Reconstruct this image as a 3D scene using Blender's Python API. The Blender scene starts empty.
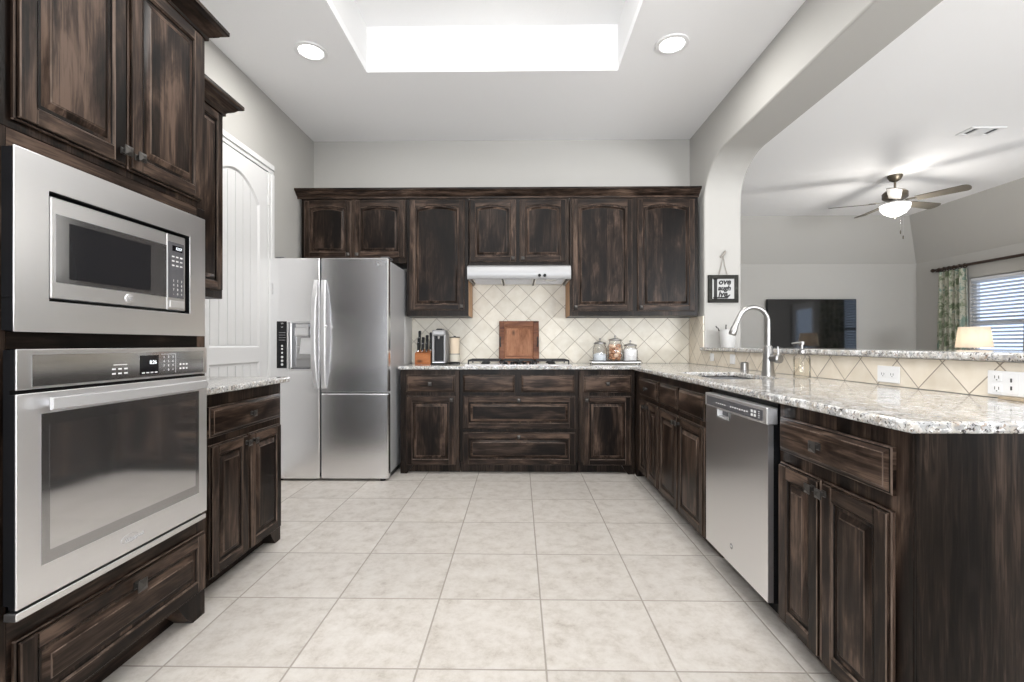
import bpy, bmesh, math, random
from math import sin, cos, pi, radians as R
from mathutils import Vector, Matrix
random.seed(7)
scn = bpy.context.scene
COL = scn.collection

# ------------------------------------------------------------------ camera, world, lights, exposure
cam_data = bpy.data.cameras.new('camera'); cam = bpy.data.objects.new('camera', cam_data); COL.objects.link(cam)
cam_data.sensor_width = 36; cam_data.lens = 469 / 1024 * 36; cam_data.shift_y = 3 / 1024
cam_data.clip_start = 0.05
cam.location = (0, 0, 1.10); cam.rotation_euler = (R(90), 0, math.atan(7 / 469))
scn.camera = cam

world = bpy.data.worlds.new('sky'); scn.world = world; world.use_nodes = True
bgn = world.node_tree.nodes['Background']; bgn.inputs[0].default_value = (0.60, 0.73, 0.92, 1); bgn.inputs[1].default_value = 1.6

scn.view_settings.view_transform = 'Standard'; scn.view_settings.look = 'None'
scn.view_settings.gamma = 1.0; scn.view_settings.use_curve_mapping = False
scn.view_settings.exposure = 0.46

def area(name, loc, rot, sx, sy, power, col=(1, 1, 1), shape='RECTANGLE'):
    l = bpy.data.lights.new(name, 'AREA'); l.shape = shape; l.size = sx; l.size_y = sy; l.energy = power; l.color = col
    o = bpy.data.objects.new(name, l); o.location = loc; o.rotation_euler = rot; COL.objects.link(o); return o
def point(name, loc, power, rad=.05, col=(1, 1, 1)):
    l = bpy.data.lights.new(name, 'POINT'); l.energy = power; l.shadow_soft_size = rad; l.color = col
    o = bpy.data.objects.new(name, l); o.location = loc; COL.objects.link(o); return o

# room measures
XL, XR, XR2, YB, ZC = -2.02, 1.66, 1.99, 4.585, 3.09
YF, XLV, YLV = -2.6, 6.5, 7.77           # rear wall behind the camera, living-room wall with window, living-room far wall
TRAY = (-1.116, 0.719, 1.0, 3.42)
# added fill lights at the unseen rear windows, tilted up to brighten the ceiling
area('fill_breakfast', (-0.3, YF + .03, 1.35), (R(152), 0, 0), 2.6, 1.9, 195, (1.0, .995, .985))
area('fill_living_rear', (4.2, YF + .03, 1.35), (R(146), 0, 0), 2.6, 1.9, 330, (1.0, .995, .985))
# the lit ceiling recess and the downlights
area('recess_light', ((TRAY[0] + TRAY[1]) / 2, 1.85, ZC + .25), (0, 0, 0), 1.1, 1.2, 18, (1, .99, .975))
point('recess_lamp', (-.2, 1.55, 3.20), 3.6, .12, (1, .99, .975)); point('recess_lamp', (-.2, 2.35, 3.20), 3.6, .12, (1, .99, .975))

# ------------------------------------------------------------------ materials
def nodes_of(name):
    m = bpy.data.materials.new(name); m.use_nodes = True
    nt = m.node_tree; return m, nt, nt.nodes['Principled BSDF']
def N(nt, t, **kw):
    n = nt.nodes.new(t)
    for k, v in kw.items(): setattr(n, k, v)
    return n
def L(nt, a, b): nt.links.new(a, b)
def simple(name, col, rough=.5, metal=0., spec=.5, emit=None, es=0., trans=0., ior=1.45, bump=None):
    m, nt, b = nodes_of(name)
    b.inputs['Base Color'].default_value = (*col, 1); b.inputs['Roughness'].default_value = rough
    b.inputs['Metallic'].default_value = metal; b.inputs['Specular IOR Level'].default_value = spec
    b.inputs['IOR'].default_value = ior; b.inputs['Transmission Weight'].default_value = trans
    if emit: b.inputs['Emission Color'].default_value = (*emit, 1); b.inputs['Emission Strength'].default_value = es
    if bump:
        g = N(nt, 'ShaderNodeNewGeometry'); n = N(nt, 'ShaderNodeTexNoise'); n.inputs['Scale'].default_value = bump[0]
        n.inputs['Detail'].default_value = 4
        L(nt, g.outputs['Position'], n.inputs['Vector']); bp = N(nt, 'ShaderNodeBump'); bp.inputs['Strength'].default_value = bump[1]
        bp.inputs['Distance'].default_value = .004
        L(nt, n.outputs['Fac'], bp.inputs['Height']); L(nt, bp.outputs[0], b.inputs['Normal'])
    return m
def ramp(nt, stops, interp='LINEAR'):
    r = N(nt, 'ShaderNodeValToRGB'); cr = r.color_ramp; cr.interpolation = interp
    while len(cr.elements) > 1: cr.elements.remove(cr.elements[-1])
    cr.elements[0].position = stops[0][0]; cr.elements[0].color = (*stops[0][1], 1)
    for p, c in stops[1:]:
        e = cr.elements.new(p); e.color = (*c, 1)
    return r
def math_n(nt, op, a, b=None, c=None):
    n = N(nt, 'ShaderNodeMath', operation=op)
    for i, v in enumerate((a, b, c)):
        if v is None: continue
        if isinstance(v, (int, float)): n.inputs[i].default_value = v
        else: L(nt, v, n.inputs[i])
    return n.outputs[0]
def mixc(nt, fac, a, b, blend='MIX'):
    n = N(nt, 'ShaderNodeMix', data_type='RGBA', blend_type=blend)
    for s, v in ((n.inputs[0], fac), (n.inputs[6], a), (n.inputs[7], b)):
        if isinstance(v, (int, float)): s.default_value = v
        elif isinstance(v, tuple): s.default_value = (*v, 1)
        else: L(nt, v, s)
    return n.outputs[2]

def wood(name, vert=True, tint=(1, 1, 1), stops=None, rough=(.28, .42), sc=1., blotch=.62):
    m, nt, b = nodes_of(name)
    g = N(nt, 'ShaderNodeNewGeometry')
    off = N(nt, 'ShaderNodeVectorMath', operation='SCALE'); off.inputs[0].default_value = (37, 53, 71); L(nt, g.outputs['Random Per Island'], off.inputs['Scale'])
    add = N(nt, 'ShaderNodeVectorMath', operation='ADD'); L(nt, g.outputs['Position'], add.inputs[0]); L(nt, off.outputs[0], add.inputs[1])
    def scaled(v):
        s = N(nt, 'ShaderNodeVectorMath', operation='MULTIPLY'); L(nt, add.outputs[0], s.inputs[0]); s.inputs[1].default_value = v; return s.outputs[0]
    # wide glued boards / blotches
    big = N(nt, 'ShaderNodeTexNoise'); L(nt, scaled((11 * sc, 11 * sc, 2.8 * sc) if vert else (2.8, 2.8, 11)), big.inputs['Vector'])
    big.inputs['Scale'].default_value = 1.; big.inputs['Detail'].default_value = 7; big.inputs['Roughness'].default_value = .6; big.inputs['Distortion'].default_value = .7
    fine = N(nt, 'ShaderNodeTexNoise'); L(nt, scaled((110, 110, 6) if vert else (6, 6, 110)), fine.inputs['Vector'])
    fine.inputs['Scale'].default_value = 1.; fine.inputs['Detail'].default_value = 5; fine.inputs['Distortion'].default_value = .8
    vor = N(nt, 'ShaderNodeTexVoronoi'); L(nt, scaled((5, 5, 2.6) if vert else (2.6, 2.6, 5)), vor.inputs['Vector']); vor.inputs['Scale'].default_value = 1.5
    vor.inputs['Randomness'].default_value = 1
    knot = N(nt, 'ShaderNodeMapRange'); L(nt, vor.outputs['Distance'], knot.inputs[0]); knot.inputs[1].default_value = .05; knot.inputs[2].default_value = .16
    v = math_n(nt, 'ADD', math_n(nt, 'MULTIPLY', big.outputs['Fac'], blotch), math_n(nt, 'MULTIPLY', fine.outputs['Fac'], 1 - blotch))
    v = math_n(nt, 'ADD', v, math_n(nt, 'MULTIPLY', math_n(nt, 'SUBTRACT', g.outputs['Random Per Island'], .5), .13))
    # glued-up boards of different tone
    sp = N(nt, 'ShaderNodeSeparateXYZ'); L(nt, add.outputs[0], sp.inputs[0])
    ac = math_n(nt, 'ADD', sp.outputs[0], sp.outputs[1]) if vert else sp.outputs[2]
    wnz = N(nt, 'ShaderNodeTexWhiteNoise', noise_dimensions='1D'); L(nt, math_n(nt, 'FLOOR', math_n(nt, 'DIVIDE', ac, .071)), wnz.inputs['W'])
    v = math_n(nt, 'ADD', v, math_n(nt, 'MULTIPLY', math_n(nt, 'SUBTRACT', wnz.outputs['Value'], .38), .11))
    r = ramp(nt, stops or [(.35, (.0024, .0013, .0009)), (.44, (.0075, .0044, .0031)), (.51, (.019, .0118, .0084)), (.58, (.046, .0295, .0215)), (.67, (.115, .0765, .0565))])
    L(nt, v, r.inputs[0])
    c = mixc(nt, knot.outputs[0], mixc(nt, .72, r.outputs[0], (.010, .007, .006)), r.outputs[0])
    if tint != (1, 1, 1): c = mixc(nt, 1., c, tint, 'MULTIPLY')
    L(nt, c, b.inputs['Base Color'])
    rr = N(nt, 'ShaderNodeMapRange'); L(nt, fine.outputs['Fac'], rr.inputs[0]); rr.inputs[3].default_value = rough[0]; rr.inputs[4].default_value = rough[1]
    L(nt, rr.outputs[0], b.inputs['Roughness']); b.inputs['Specular IOR Level'].default_value = .15
    bp = N(nt, 'ShaderNodeBump'); bp.inputs['Strength'].default_value = .12; bp.inputs['Distance'].default_value = .002
    L(nt, fine.outputs['Fac'], bp.inputs['Height']); L(nt, bp.outputs[0], b.inputs['Normal'])
    return m

def steel(name, col=.60, rough=.27, axis='h'):
    m, nt, b = nodes_of(name)
    g = N(nt, 'ShaderNodeNewGeometry')
    s = N(nt, 'ShaderNodeVectorMath', operation='MULTIPLY'); L(nt, g.outputs['Position'], s.inputs[0])
    s.inputs[1].default_value = (2, 2, 900) if axis == 'h' else (500, 500, 2)
    n = N(nt, 'ShaderNodeTexNoise'); L(nt, s.outputs[0], n.inputs['Vector']); n.inputs['Scale'].default_value = 1.; n.inputs['Detail'].default_value = 2
    r = N(nt, 'ShaderNodeMapRange'); L(nt, n.outputs['Fac'], r.inputs[0]); r.inputs[3].default_value = rough - .004; r.inputs[4].default_value = rough + .004
    L(nt, r.outputs[0], b.inputs['Roughness'])
    cr = ramp(nt, [(.3, (col * .99, col * .99, col)), (.7, (col, col, col * 1.012))]); L(nt, n.outputs['Fac'], cr.inputs[0])
    L(nt, cr.outputs[0], b.inputs['Base Color']); b.inputs['Metallic'].default_value = 1
    return m

def granite():
    m, nt, b = nodes_of('speckled_granite')
    g = N(nt, 'ShaderNodeNewGeometry')
    def noise(sc, det=4, dist=0.):
        n = N(nt, 'ShaderNodeTexNoise'); L(nt, g.outputs['Position'], n.inputs['Vector'])
        n.inputs['Scale'].default_value = sc; n.inputs['Detail'].default_value = det; n.inputs['Distortion'].default_value = dist; return n.outputs['Fac']
    base = ramp(nt, [(.30, (.34, .30, .25)), (.46, (.53, .505, .465)), (.60, (.70, .695, .685)), (.8, (.82, .825, .83))]); L(nt, noise(19, 5, .6), base.inputs[0])
    gy = ramp(nt, [(.47, (0, 0, 0)), (.58, (1, 1, 1))]); L(nt, noise(34, 5, 1.0), gy.inputs[0])
    c = mixc(nt, math_n(nt, 'MULTIPLY', gy.outputs[0], .74), base.outputs[0], (.30, .31, .32))
    br = ramp(nt, [(.60, (0, 0, 0)), (.66, (1, 1, 1))]); L(nt, noise(61, 4, .8), br.inputs[0])
    c = mixc(nt, math_n(nt, 'MULTIPLY', br.outputs[0], .7), c, (.30, .20, .13))
    bk = ramp(nt, [(.565, (0, 0, 0)), (.62, (1, 1, 1))]); L(nt, noise(95, 4, 1.2), bk.inputs[0])
    c = mixc(nt, math_n(nt, 'MULTIPLY', bk.outputs[0], .9), c, (.035, .03, .03))
    wh = ramp(nt, [(.60, (0, 0, 0)), (.66, (1, 1, 1))]); L(nt, noise(80, 3, .5), wh.inputs[0])
    c = mixc(nt, math_n(nt, 'MULTIPLY', wh.outputs[0], .8), c, (.90, .90, .90))
    L(nt, c, b.inputs['Base Color']); b.inputs['Roughness'].default_value = .09
    b.inputs['Specular IOR Level'].default_value = .6
    return m

def line_mask(nt, val, period, half, soft):
    """1 on grout lines, 0 between"""
    f = math_n(nt, 'FRACT', math_n(nt, 'DIVIDE', val, period))
    d = math_n(nt, 'MULTIPLY', math_n(nt, 'SUBTRACT', .5, math_n(nt, 'ABSOLUTE', math_n(nt, 'SUBTRACT', f, .5))), period)
    r = N(nt, 'ShaderNodeMapRange'); L(nt, d, r.inputs[0]); r.inputs[1].default_value = half; r.inputs[2].default_value = half + soft
    r.inputs[3].default_value = 1; r.inputs[4].default_value = 0
    return r.outputs[0]

def tile_floor():
    m, nt, b = nodes_of('floor_tile')
    g = N(nt, 'ShaderNodeNewGeometry'); sx = N(nt, 'ShaderNodeSeparateXYZ'); L(nt, g.outputs['Position'], sx.inputs[0])
    T = .4356
    x = math_n(nt, 'ADD', sx.outputs[0], 20 * T - .092); y = math_n(nt, 'ADD', sx.outputs[1], 20 * T - 1.583)
    gr = math_n(nt, 'MAXIMUM', line_mask(nt, x, T, .0026, .0015), line_mask(nt, y, T, .0026, .0015))
    cx = math_n(nt, 'FLOOR', math_n(nt, 'DIVIDE', x, T)); cy = math_n(nt, 'FLOOR', math_n(nt, 'DIVIDE', y, T))
    cb = N(nt, 'ShaderNodeCombineXYZ'); L(nt, cx, cb.inputs[0]); L(nt, cy, cb.inputs[1])
    wn = N(nt, 'ShaderNodeTexWhiteNoise', noise_dimensions='3D'); L(nt, cb.outputs[0], wn.inputs['Vector'])
    of = N(nt, 'ShaderNodeVectorMath', operation='SCALE'); L(nt, wn.outputs['Color'], of.inputs[0]); of.inputs['Scale'].default_value = 30
    ad = N(nt, 'ShaderNodeVectorMath', operation='ADD'); L(nt, g.outputs['Position'], ad.inputs[0]); L(nt, of.outputs[0], ad.inputs[1])
    n = N(nt, 'ShaderNodeTexNoise'); L(nt, ad.outputs[0], n.inputs['Vector']); n.inputs['Scale'].default_value = 12; n.inputs['Detail'].default_value = 10
    n.inputs['Roughness'].default_value = .76; n.inputs['Distortion'].default_value = .15
    cr = ramp(nt, [(.32, (.38, .343, .30)), (.41, (.475, .438, .395)), (.52, (.545, .51, .47)), (.68, (.60, .572, .535))]); L(nt, n.outputs['Fac'], cr.inputs[0])
    tv = N(nt, 'ShaderNodeMapRange'); L(nt, wn.outputs['Value'], tv.inputs[0]); tv.inputs[3].default_value = .95; tv.inputs[4].default_value = 1.03
    hs = N(nt, 'ShaderNodeHueSaturation'); L(nt, cr.outputs[0], hs.inputs['Color']); L(nt, tv.outputs[0], hs.inputs['Value'])
    c = mixc(nt, math_n(nt, 'MULTIPLY', gr, .85), hs.outputs[0], (.30, .27, .235))
    L(nt, c, b.inputs['Base Color'])
    rg = N(nt, 'ShaderNodeMapRange'); L(nt, gr, rg.inputs[0]); rg.inputs[3].default_value = .36; rg.inputs[4].default_value = .8
    L(nt, rg.outputs[0], b.inputs['Roughness']); b.inputs['Specular IOR Level'].default_value = .4
    bp = N(nt, 'ShaderNodeBump'); bp.inputs['Strength'].default_value = .5; bp.inputs['Distance'].default_value = .003; bp.invert = True
    L(nt, gr, bp.inputs['Height']); L(nt, bp.outputs[0], b.inputs['Normal'])
    return m

def tile_splash(name, axis, a0, z0, P=.2245, c0=(.68, .63, .53), c1=(.77, .73, .64)):
    m, nt, b = nodes_of(name)
    g = N(nt, 'ShaderNodeNewGeometry'); sx = N(nt, 'ShaderNodeSeparateXYZ'); L(nt, g.outputs['Position'], sx.inputs[0])
    a = math_n(nt, 'SUBTRACT', sx.outputs[axis], a0); z = math_n(nt, 'SUBTRACT', sx.outputs[2], z0)
    p = math_n(nt, 'ADD', math_n(nt, 'ADD', a, z), 40 * P); q = math_n(nt, 'ADD', math_n(nt, 'SUBTRACT', a, z), 40 * P)
    gr = math_n(nt, 'MAXIMUM', line_mask(nt, p, P, .0020, .0018), line_mask(nt, q, P, .0020, .0018))
    cb = N(nt, 'ShaderNodeCombineXYZ'); L(nt, math_n(nt, 'FLOOR', math_n(nt, 'DIVIDE', p, P)), cb.inputs[0]); L(nt, math_n(nt, 'FLOOR', math_n(nt, 'DIVIDE', q, P)), cb.inputs[1])
    wn = N(nt, 'ShaderNodeTexWhiteNoise', noise_dimensions='3D'); L(nt, cb.outputs[0], wn.inputs['Vector'])
    n = N(nt, 'ShaderNodeTexNoise'); L(nt, g.outputs['Position'], n.inputs['Vector']); n.inputs['Scale'].default_value = 14; n.inputs['Detail'].default_value = 5
    cr = ramp(nt, [(.3, c0), (.7, c1)]); L(nt, n.outputs['Fac'], cr.inputs[0])
    tv = N(nt, 'ShaderNodeMapRange'); L(nt, wn.outputs['Value'], tv.inputs[0]); tv.inputs[3].default_value = .93; tv.inputs[4].default_value = 1.04
    hs = N(nt, 'ShaderNodeHueSaturation'); L(nt, cr.outputs[0], hs.inputs['Color']); L(nt, tv.outputs[0], hs.inputs['Value'])
    c = mixc(nt, math_n(nt, 'MULTIPLY', gr, .9), hs.outputs[0], (.27, .22, .165))
    L(nt, c, b.inputs['Base Color']); b.inputs['Roughness'].default_value = .42
    bp = N(nt, 'ShaderNodeBump'); bp.inputs['Strength'].default_value = .5; bp.inputs['Distance'].default_value = .003; bp.invert = True
    L(nt, gr, bp.inputs['Height']); L(nt, bp.outputs[0], b.inputs['Normal'])
    return m

def damask():
    m, nt, b = nodes_of('leafy_fabric')
    g = N(nt, 'ShaderNodeNewGeometry')
    s = N(nt, 'ShaderNodeVectorMath', operation='MULTIPLY'); L(nt, g.outputs['Position'], s.inputs[0]); s.inputs[1].default_value = (1.05, 1.05, .75)
    v = N(nt, 'ShaderNodeTexVoronoi', feature='F1'); L(nt, s.outputs[0], v.inputs['Vector']); v.inputs['Scale'].default_value = 9; v.inputs['Randomness'].default_value = .6
    n = N(nt, 'ShaderNodeTexNoise'); L(nt, s.outputs[0], n.inputs['Vector']); n.inputs['Scale'].default_value = 14; n.inputs['Distortion'].default_value = 2.5
    w = math_n(nt, 'ADD', math_n(nt, 'MULTIPLY', v.outputs['Distance'], .5), math_n(nt, 'MULTIPLY', n.outputs['Fac'], .6))
    r = ramp(nt, [(.40, (.17, .21, .13)), (.47, (.31, .35, .25)), (.52, (.50, .50, .41)), (.62, (.58, .57, .48)), (.68, (.27, .36, .30))]); L(nt, w, r.inputs[0])
    L(nt, r.outputs[0], b.inputs['Base Color']); b.inputs['Roughness'].default_value = .9
    tr = N(nt, 'ShaderNodeBsdfTranslucent'); L(nt, r.outputs[0], tr.inputs[0]); mx = N(nt, 'ShaderNodeMixShader'); mx.inputs[0].default_value = .3
    out = nt.nodes['Material Output']; L(nt, b.outputs[0], mx.inputs[1]); L(nt, tr.outputs[0], mx.inputs[2]); L(nt, mx.outputs[0], out.inputs[0])
    return m

def shade_mat():
    m, nt, b = nodes_of('lampshade_linen')
    b.inputs['Base Color'].default_value = (.80, .77, .71, 1); b.inputs['Roughness'].default_value = .9
    tr = N(nt, 'ShaderNodeBsdfTranslucent'); tr.inputs[0].default_value = (.93, .90, .86, 1); mx = N(nt, 'ShaderNodeMixShader'); mx.inputs[0].default_value = .55
    out = nt.nodes['Material Output']; L(nt, b.outputs[0], mx.inputs[1]); L(nt, tr.outputs[0], mx.inputs[2]); L(nt, mx.outputs[0], out.inputs[0])
    return m

def glass_mat(name, col=(1, 1, 1), mix=.82):
    m, nt, b = nodes_of(name)
    nt.nodes.remove(b)
    t = N(nt, 'ShaderNodeBsdfTransparent'); t.inputs[0].default_value = (*col, 1)
    gl = N(nt, 'ShaderNodeBsdfGlossy'); gl.inputs['Roughness'].default_value = .03
    lw = N(nt, 'ShaderNodeLayerWeight'); lw.inputs[0].default_value = .12
    mr = N(nt, 'ShaderNodeMapRange'); L(nt, lw.outputs['Fresnel'], mr.inputs[0]); mr.inputs[3].default_value = .04; mr.inputs[4].default_value = .7
    mx = N(nt, 'ShaderNodeMixShader'); L(nt, mr.outputs[0], mx.inputs[0]); L(nt, t.outputs[0], mx.inputs[1]); L(nt, gl.outputs[0], mx.inputs[2])
    L(nt, mx.outputs[0], nt.nodes['Material Output'].inputs[0])
    return m

M = {}
M['veneer'] = wood('dark_alder_veneer', True, sc=.45, blotch=.5, stops=[(.38, (.003, .0018, .0013)), (.48, (.009, .0058, .0042)), (.56, (.020, .0130, .0094)), (.66, (.055, .037, .027))])
M['glaze'] = simple('dark_glaze', (.0045, .003, .0024), .45, spec=.2)
M['wv'] = wood('dark_alder_upright', True, blotch=.70); M['wh'] = wood('dark_alder_level', False, blotch=.70)
RAWS = [(.3, (.36, .20, .11)), (.5, (.50, .30, .17)), (.7, (.60, .39, .24))]
M['raw'] = wood('raw_maple', True, stops=RAWS, rough=(.5, .6))
BRD = [(.28, (.11, .042, .02)), (.45, (.24, .105, .055)), (.6, (.36, .175, .10)), (.75, (.44, .25, .16))]
M['board_v'] = wood('red_brown_wood', True, stops=BRD, rough=(.4, .55)); M['board_h'] = wood('red_brown_wood_level', False, stops=BRD, rough=(.4, .55))
M['board_edge'] = wood('dark_red_wood', False, stops=[(.3, (.06, .02, .012)), (.5, (.16, .065, .035)), (.7, (.26, .12, .065))])
M['block'] = wood('orange_brown_wood', False, stops=[(.3, (.20, .060, .018)), (.5, (.34, .115, .04)), (.7, (.46, .18, .07))])
M['espresso'] = simple('espresso_wood', (.035, .02, .014), .4)
M['steel'] = steel('brushed_steel', .84, .30); M['steel_v'] = simple('brushed_steel_upright', (.92, .92, .93), .25, 1.)
M['steel_lt'] = steel('bright_steel', .92, .42); M['steel_dk'] = simple('grey_steel_side', (.56, .56, .57), .42, .35)
M['chrome'] = simple('polished_chrome', (.72, .72, .72), .12, 1.); M['nickel'] = simple('satin_nickel', (.36, .355, .35), .30, 1.)
M['sink'] = simple('sink_steel', (.33, .33, .335), .38, .9)
M['handle'] = simple('satin_handle', (.60, .60, .605), .40, .55)
M['worn_highlight'] = wood('worn_highlight_alder_edge', True, blotch=.7, stops=[(.34, (.012, .0075, .0055)), (.5, (.06, .042, .032)), (.66, (.17, .125, .10))])  # lighter edge wood: mostly bright highlights painted in, plus some wear
M['hood'] = simple('hood_steel', (.34, .34, .345), .42, .4)
M['pewter'] = simple('dark_pewter', (.085, .08, .075), .34, .75); M['black'] = simple('black_plastic', (.008, .008, .009), .35, spec=.25)
M['matt_black'] = simple('cast_iron', (.02, .02, .021), .55); M['dglass'] = simple('dark_oven_glass', (.74, .74, .75), .07, .96, .9)
M['sglass'] = simple('smoked_grey_glass', (.44, .44, .445), .10, .92, .8); M['mglass'] = simple('microwave_window', (.018, .018, .02), .08, 0, .6)
M['screen'] = simple('tv_screen', (.006, .006, .007), .06, 0, .5, ior=1.75)
M['panel_grey'] = simple('grey_control_panel', (.13, .13, .14), .3, .3)
M['white_mark'] = simple('white_print', (.75, .75, .75), .5); M['grey_mark'] = simple('grey_print', (.32, .32, .33), .5)
M['white'] = simple('white_plastic', (.82, .82, .82), .35); M['bucket'] = simple('white_tin', (.58, .58, .57), .45); M['slot'] = simple('dark_slot', (.05, .05, .05), .6)
M['granite'] = granite(); M['floor'] = tile_floor()
M['splash_x'] = tile_splash('cream_tile_back', 0, .768, 1.349); M['splash_y'] = tile_splash('cream_tile_side', 1, 1.853, 1.027, .219, (.74, .66, .54), (.83, .76, .65))  # side tiles coloured lighter and warmer to make up for weak light there
M['wall'] = simple('greige_paint', (.43, .421, .40), .75, bump=(160, .08)); M['ceil'] = simple('white_ceiling_paint', (.90, .90, .905), .85, bump=(120, .12))
M['tray'] = simple('textured_white_paint', (.84, .84, .84), .85, bump=(60, .5)); M['trim'] = simple('white_gloss_paint', (.68, .68, .68), .4)
M['lens'] = simple('lamp_lens', (.9, .9, .9), .4, emit=(1, .98, .95), es=6.); M['bowl'] = simple('frosted_bowl_glass', (.9, .9, .88), .35, emit=(1, .97, .92), es=1.6)
M['lens_white'] = simple('light_diffuser', (.9, .9, .9), .5, emit=(1, .985, .96), es=2.2)
M['bronze'] = simple('antique_bronze', (.10, .085, .065), .38, .7); M['blade'] = simple('weathered_brown_blade', (.105, .092, .072), .5)
M['glass'] = glass_mat('clear_glass'); M['glass_soap'] = glass_mat('soap_tinted_glass', (.995, .99, .98)); M['pane'] = glass_mat('window_glass', (.97, .98, 1))
M['soap'] = glass_mat('pale_soap', (.985, .97, .93)); M['powder'] = simple('white_sugar', (.80, .80, .80), .9); M['powder2'] = simple('pale_blue_powder', (.66, .70, .74), .9)
M['snack'] = simple('tan_shell', (.38, .19, .10), .5, bump=(90, .3)); M['snack2'] = simple('pale_tan_shell', (.70, .50, .36), .5)
M['curtain'] = damask(); M['linen'] = shade_mat(); M['paper'] = simple('beige_paper', (.62, .52, .40), .9); M['paper2'] = simple('cream_paper', (.70, .66, .57), .9)
M['twine'] = simple('grey_twine', (.30, .28, .25), .9); M['sign_black'] = wood('black_barn_wood', False, stops=[(.3, (.012, .012, .011)), (.55, (.035, .035, .031)), (.75, (.11, .11, .10))], rough=(.6, .8))
M['sign_white'] = simple('sign_white', (.46, .46, .455), .7); M['ink'] = simple('black_ink', (.012, .012, .012), .6)
M['slat'] = simple('white_blind_slat', (.66, .67, .70), .5); M['display'] = simple('dark_display', (.006, .006, .008), .12)
M['lit'] = simple('display_digits', (.7, .7, .7), .4, emit=(.8, .9, 1), es=.6)
M['tan'] = simple('tan_board', (.40, .32, .22), .6)

# ------------------------------------------------------------------ mesh builder
def frame(o, a, d):
    """(along, height, outward) -> world; o = origin (x, y) of along 0, outward 0 at the floor"""
    ax, ay = a; dx, dy = d
    return lambda p, q, r: (o[0] + ax * p + dx * r, o[1] + ay * p + dy * r, q)
FB = frame((0, 3.97), (1, 0), (0, -1))          # back run lower cupboards: along = x
FU = frame((0, 4.25), (1, 0), (0, -1))          # back run wall cupboards
def FL(x): return frame((x, 0), (0, 1), (1, 0)) # left run: along = y
def FP(x): return frame((x, 0), (0, -1), (-1, 0))   # peninsula: along = -y
ID = lambda x, y, z: (x, y, z)

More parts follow.
